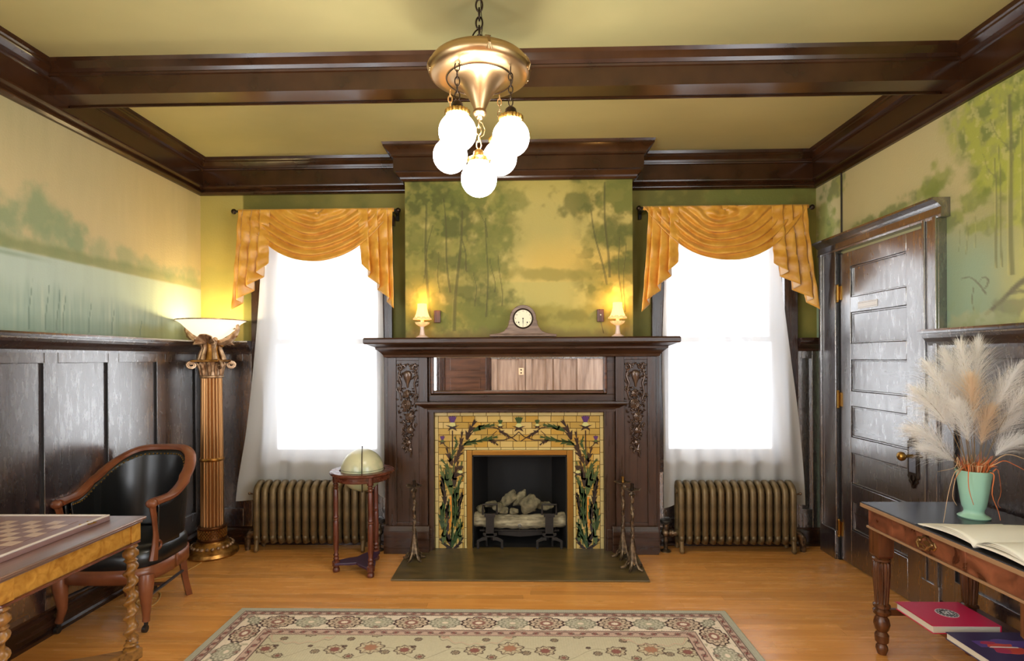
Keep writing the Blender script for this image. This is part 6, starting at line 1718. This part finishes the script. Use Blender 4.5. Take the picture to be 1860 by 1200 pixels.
# charcoal drawing on the near page
dr2 = MB()
RQ = random.Random(8)
def on_page(u, v, sgn=-1):
    f = page(sgn, .012, .046 if sgn < 0 else .036, 4, W2 - .002, .008); p = f(u, v); return (p[0], p[1], p[2] + .0016)
for k in range(46):
    u, v = RQ.uniform(.45, .95), RQ.uniform(.25, .9); du, dv = RQ.uniform(-.1, .1), RQ.uniform(-.12, .12)
    a, b_ = on_page(u, v), on_page(min(.97, u + du), min(.96, v + dv)); c = on_page(min(.97, u + du + .012), min(.96, v + dv + .014)); d_ = on_page(u + .012, v + .014)
    dr2.add([a, b_, c, d_], [(0, 1, 2, 3)])
dd = dr2.build('charcoal_sketch', 'charcoal_ink', ob, smooth=False); dd['kind'] = 'stuff'

# ------------------------------------------------------------------ vase with pampas grass
vx, vy = P(1769, 939, Z=LZ).x, P(1769, 939, Z=LZ).y
vz = thing('vase', 'jade green footed vase holding dried pampas grass on the right table', 'vase', (vx, vy, LZ))
VH = .208
def lob(r, z, a): return r * (1 + (.012 * math.cos(a * 8) if z > .04 else 0))
MB().lathe([(.001, 0), (.056, 0), (.059, .005), (.053, .010), (.040, .017), (.036, .026), (.037, .036), (.043, .050), (.047, .075), (.053, .12), (.059, .17), (.066, VH), (.063, VH), (.056, .17), (.050, .12), (.043, .075), (.030, .05), (.001, .045)], n=64, fn=lob).build('body', 'vase_green', vz, ang=.9)
RP = random.Random(21)
rim = Vector((vx, vy, LZ + VH))
def plume(tip_px, tip_py, dY, length, width, seed, tone, base_off, label='white pampas plume crowded in the middle of the bunch in the green vase'):
    Rr = random.Random(seed)
    tip = P(tip_px, tip_py, Y=vy + dY)
    base = rim + Vector((base_off, dY * .08, -.06))
    o = thing('pampas_plume', label, 'dried plant', tuple(base), 0, 'pampas plumes in the vase')
    ctrl = rim + Vector(((tip.x - rim.x) * .28 + base_off * .5, dY * .3, (tip.z - rim.z) * .62))
    def cv(t):
        return (1 - t) ** 2 * base + 2 * t * (1 - t) * ctrl + t * t * tip
    MB().tube([cv(i / 14) - base for i in range(15)], [.0016 - .0008 * i / 14 for i in range(15)], 5).build('stalk', 'stalk', o)
    hair = MB(); t0 = 1 - length
    for k in range(620):
        t = t0 + (1 - t0) * Rr.random() ** .85; p = cv(t); d = (cv(min(1, t + .02)) - cv(max(0, t - .02))).normalized()
        env = math.sin(math.pi * min(1, .12 + .88 * (t - t0) / (1 - t0)) ** .75) * .85 + .15
        th = Rr.uniform(0, 6.283); sd = d.orthogonal().normalized(); sd.rotate(Matrix.Rotation(th, 3, d)) if False else None
        b1 = d.orthogonal().normalized(); b2 = d.cross(b1); rad = b1 * math.cos(th) + b2 * math.sin(th)
        L = Rr.uniform(.05, .11) * (.6 + .5 * env); w_ = width * 1.9 * env * Rr.uniform(.3, 1.15)
        q0 = p; q1 = p + d * L * .45 + rad * w_ * .55; q2 = p + d * L * .85 + rad * w_ * 1.0 + Vector((0, 0, -.004)); q3 = p + d * L * 1.05 + rad * w_ * 1.35 + Vector((0, 0, -.012))
        n2 = d.cross(rad).normalized() * Rr.uniform(.0004, .0008)
        P4 = [q0 - n2, q0 + n2, q1 - n2, q1 + n2, q2 - n2 * .7, q2 + n2 * .7, q3]
        hair.add([v_ - base for v_ in P4], [(0, 1, 3, 2), (2, 3, 5, 4), (4, 5, 6)])
        for s_ in (-1, 1):   # fine side hairs
            e = q1 + d * L * .18 + rad * w_ * .35 + n2 * s_ * 22
            hair.add([v_ - base for v_ in (q1, q1 + n2, e)], [(0, 1, 2)])
    hair.build('seed_head', tone, o, smooth=False)
    o['kind'] = 'thing'
    return o
plist = [(1668, 712, -.06, .46, .046, 'pampas_white', -.02), (1662, 780, .02, .46, .044, 'pampas_white', -.03), (1688, 668, .0, .46, .048, 'pampas_white', -.02), (1716, 645, .05, .46, .05, 'pampas_white', -.01), (1745, 632, -.03, .45, .05, 'pampas_white', 0), (1776, 628, .02, .44, .05, 'pampas_white', .0),
         (1690, 815, .03, .5, .04, 'pampas_white', -.02), (1764, 690, -.08, .5, .042, 'pampas_tan', .005), (1796, 752, -.06, .55, .040, 'pampas_tan', .012), (1740, 738, -.1, .55, .036, 'pampas_white', -.005), (1822, 700, .05, .45, .045, 'pampas_white', .015), (1848, 672, -.05, .42, .045, 'pampas_white', .02),
         (1862, 742, .0, .45, .045, 'pampas_white', .02), (1878, 700, -.08, .4, .045, 'pampas_white', .025), (1850, 800, -.04, .5, .042, 'pampas_white', .03), (1700, 730, .08, .45, .045, 'pampas_white', -.012), (1730, 690, .08, .45, .048, 'pampas_white', -.005)]
names = {0: 'white pampas plume reaching furthest left at upper height, over the door edge', 1: 'white pampas plume second from lowest on the left of the bunch', 6: 'lowest white pampas plume on the left, pointing at the door knob',
         5: 'tallest white pampas plume at the top of the bunch', 7: 'tan pampas plume, the taller of the two tan ones', 8: 'tan pampas plume, the shorter of the two tan ones, right of the taller', 14: 'lowest white pampas plume on the right of the bunch',
         12: 'white pampas plume leaning right out of the frame, above the lowest right one', 13: 'white pampas plume furthest right, half outside the frame'}
for k, a in enumerate(plist): plume(a[0], a[1], a[2], a[3], a[4], 40 + k, a[5], a[6], **({'label': names[k]} if k in names else {}))
# orange raffia tucked round the rim with trailing ends
rf = thing('raffia', 'orange raffia bunched round the rim of the green vase', 'ribbon', tuple(rim))
rm = MB(); rm2 = MB()
for k in range(150):
    a = RP.uniform(0, 6.283); r0 = RP.uniform(.01, .05); L = RP.uniform(.04, .10)
    p0 = Vector((r0 * math.cos(a), r0 * math.sin(a), -.02)); out = RP.uniform(.2, 1.1)
    p1 = p0 + Vector((math.cos(a) * .02 * out, math.sin(a) * .02 * out, .035)); p2 = p0 + Vector((math.cos(a) * L * .5 * out + RP.uniform(-.02, .02), math.sin(a) * L * .5 * out, L * RP.uniform(.5, 1)))
    p1 += Vector((0, 0, .012)); (rm if k % 3 else rm2).tube([p0, p1, p2], [.0022, .0022, .0008], 4, flat=.4)
rm.build('tuft', 'raffia', rf); 
for i, q in enumerate([[(-.05, -.03, 0), (-.075, -.04, .02), (-.10, -.05, .0), (-.13, -.06, -.03)], [(-.045, -.04, 0), (-.06, -.05, .03), (-.07, -.06, -.06), (-.045, -.055, -.14)], [(.05, -.04, 0), (.062, -.05, .01), (.066, -.06, -.08), (.052, -.06, -.13), (.06, -.065, -.15)], [(.05, -.02, .01), (.10, -.03, .045), (.14, -.04, .03), (.19, -.05, .0)],
                      [(-.055, 0, .0), (-.085, -.02, .06), (-.11, -.04, .02), (-.20, -.06, .005)], [(.02, -.06, 0), (.025, -.075, -.01), (.02, -.07, -.09), (.045, -.07, -.16), (.05, -.075, -.20)], [(.055, .0, .01), (.12, -.02, .07), (.20, -.03, .05), (.26, -.04, .02)], [(-.06, -.02, .01), (-.12, -.05, .0), (-.17, -.08, -.08), (-.20, -.10, -.16), (-.215, -.11, -.2)], [(-.05, .0, .02), (-.09, -.02, -.02), (-.13, -.05, -.10), (-.12, -.06, -.14)]]):
    pts = []
    for j in range(13):
        t = j / 12; pts.append(tuple(bez([p[c_] for p in q], t) for c_ in range(3)))
    MB().tube(pts, [.0026 * (1 - .5 * j / 12) for j in range(13)], 5, flat=.5).build('strand', 'raffia' if i in (0, 1, 2, 3, 5) else 'raffia_pale', rf)
rm2.build('tuft', 'raffia_pale', rf)

# ------------------------------------------------------------------ lamp cord and plug cluster on the floor behind the chair
def fl_pt(px, py, z=.005): p = P(px, py, Z=z); return (p.x, p.y, z)
crd = MB()
path = [fl_pt(366, 1021), fl_pt(350, 1031), fl_pt(322, 1044), fl_pt(300, 1048), fl_pt(280, 1052), fl_pt(268, 1060), fl_pt(276, 1070), fl_pt(292, 1078), fl_pt(282, 1096), fl_pt(262, 1102), fl_pt(248, 1094), fl_pt(262, 1086), fl_pt(284, 1086)]
pts = [tuple(bez([p[c_] for p in path], j / 60) for c_ in range(3)) for j in range(61)]
c_o = crd.tube(pts, .0035, 6).build('power_cord', 'cord', None)
tag(c_o, 'tan lamp cord snaking over the floor from the torchiere to the chair', 'cord')
p = fl_pt(274, 1068); pw = thing('plug_cluster', 'small black plugs on the floor behind the armchair leg', 'plug', (p[0], p[1], 0))
B(-.03, .03, -.02, .02, 0, .025).build('socket_block', 'black', pw, bev=.004); B(-.012, .012, -.012, .012, .025, .055).build('plug', 'black', pw, bev=.004)
MB().tube([(.04, -.09, .016), (.05, -.09, .05), (.02, -.09, .058), (.0, -.085, .05)], .004, 6).build('wire', 'walnut_x', pw)
B(.03, .056, -.10, -.075, 0, .03).build('plug', 'black', pw, bev=.003)

# second chandelier, added unseen behind the camera to brighten the room
c2 = copy_tree(ch); c2.location = (ch.location.x, -.55, 0); c2['label'] = 'added antique brass pan chandelier behind the camera, lighting the room unseen'
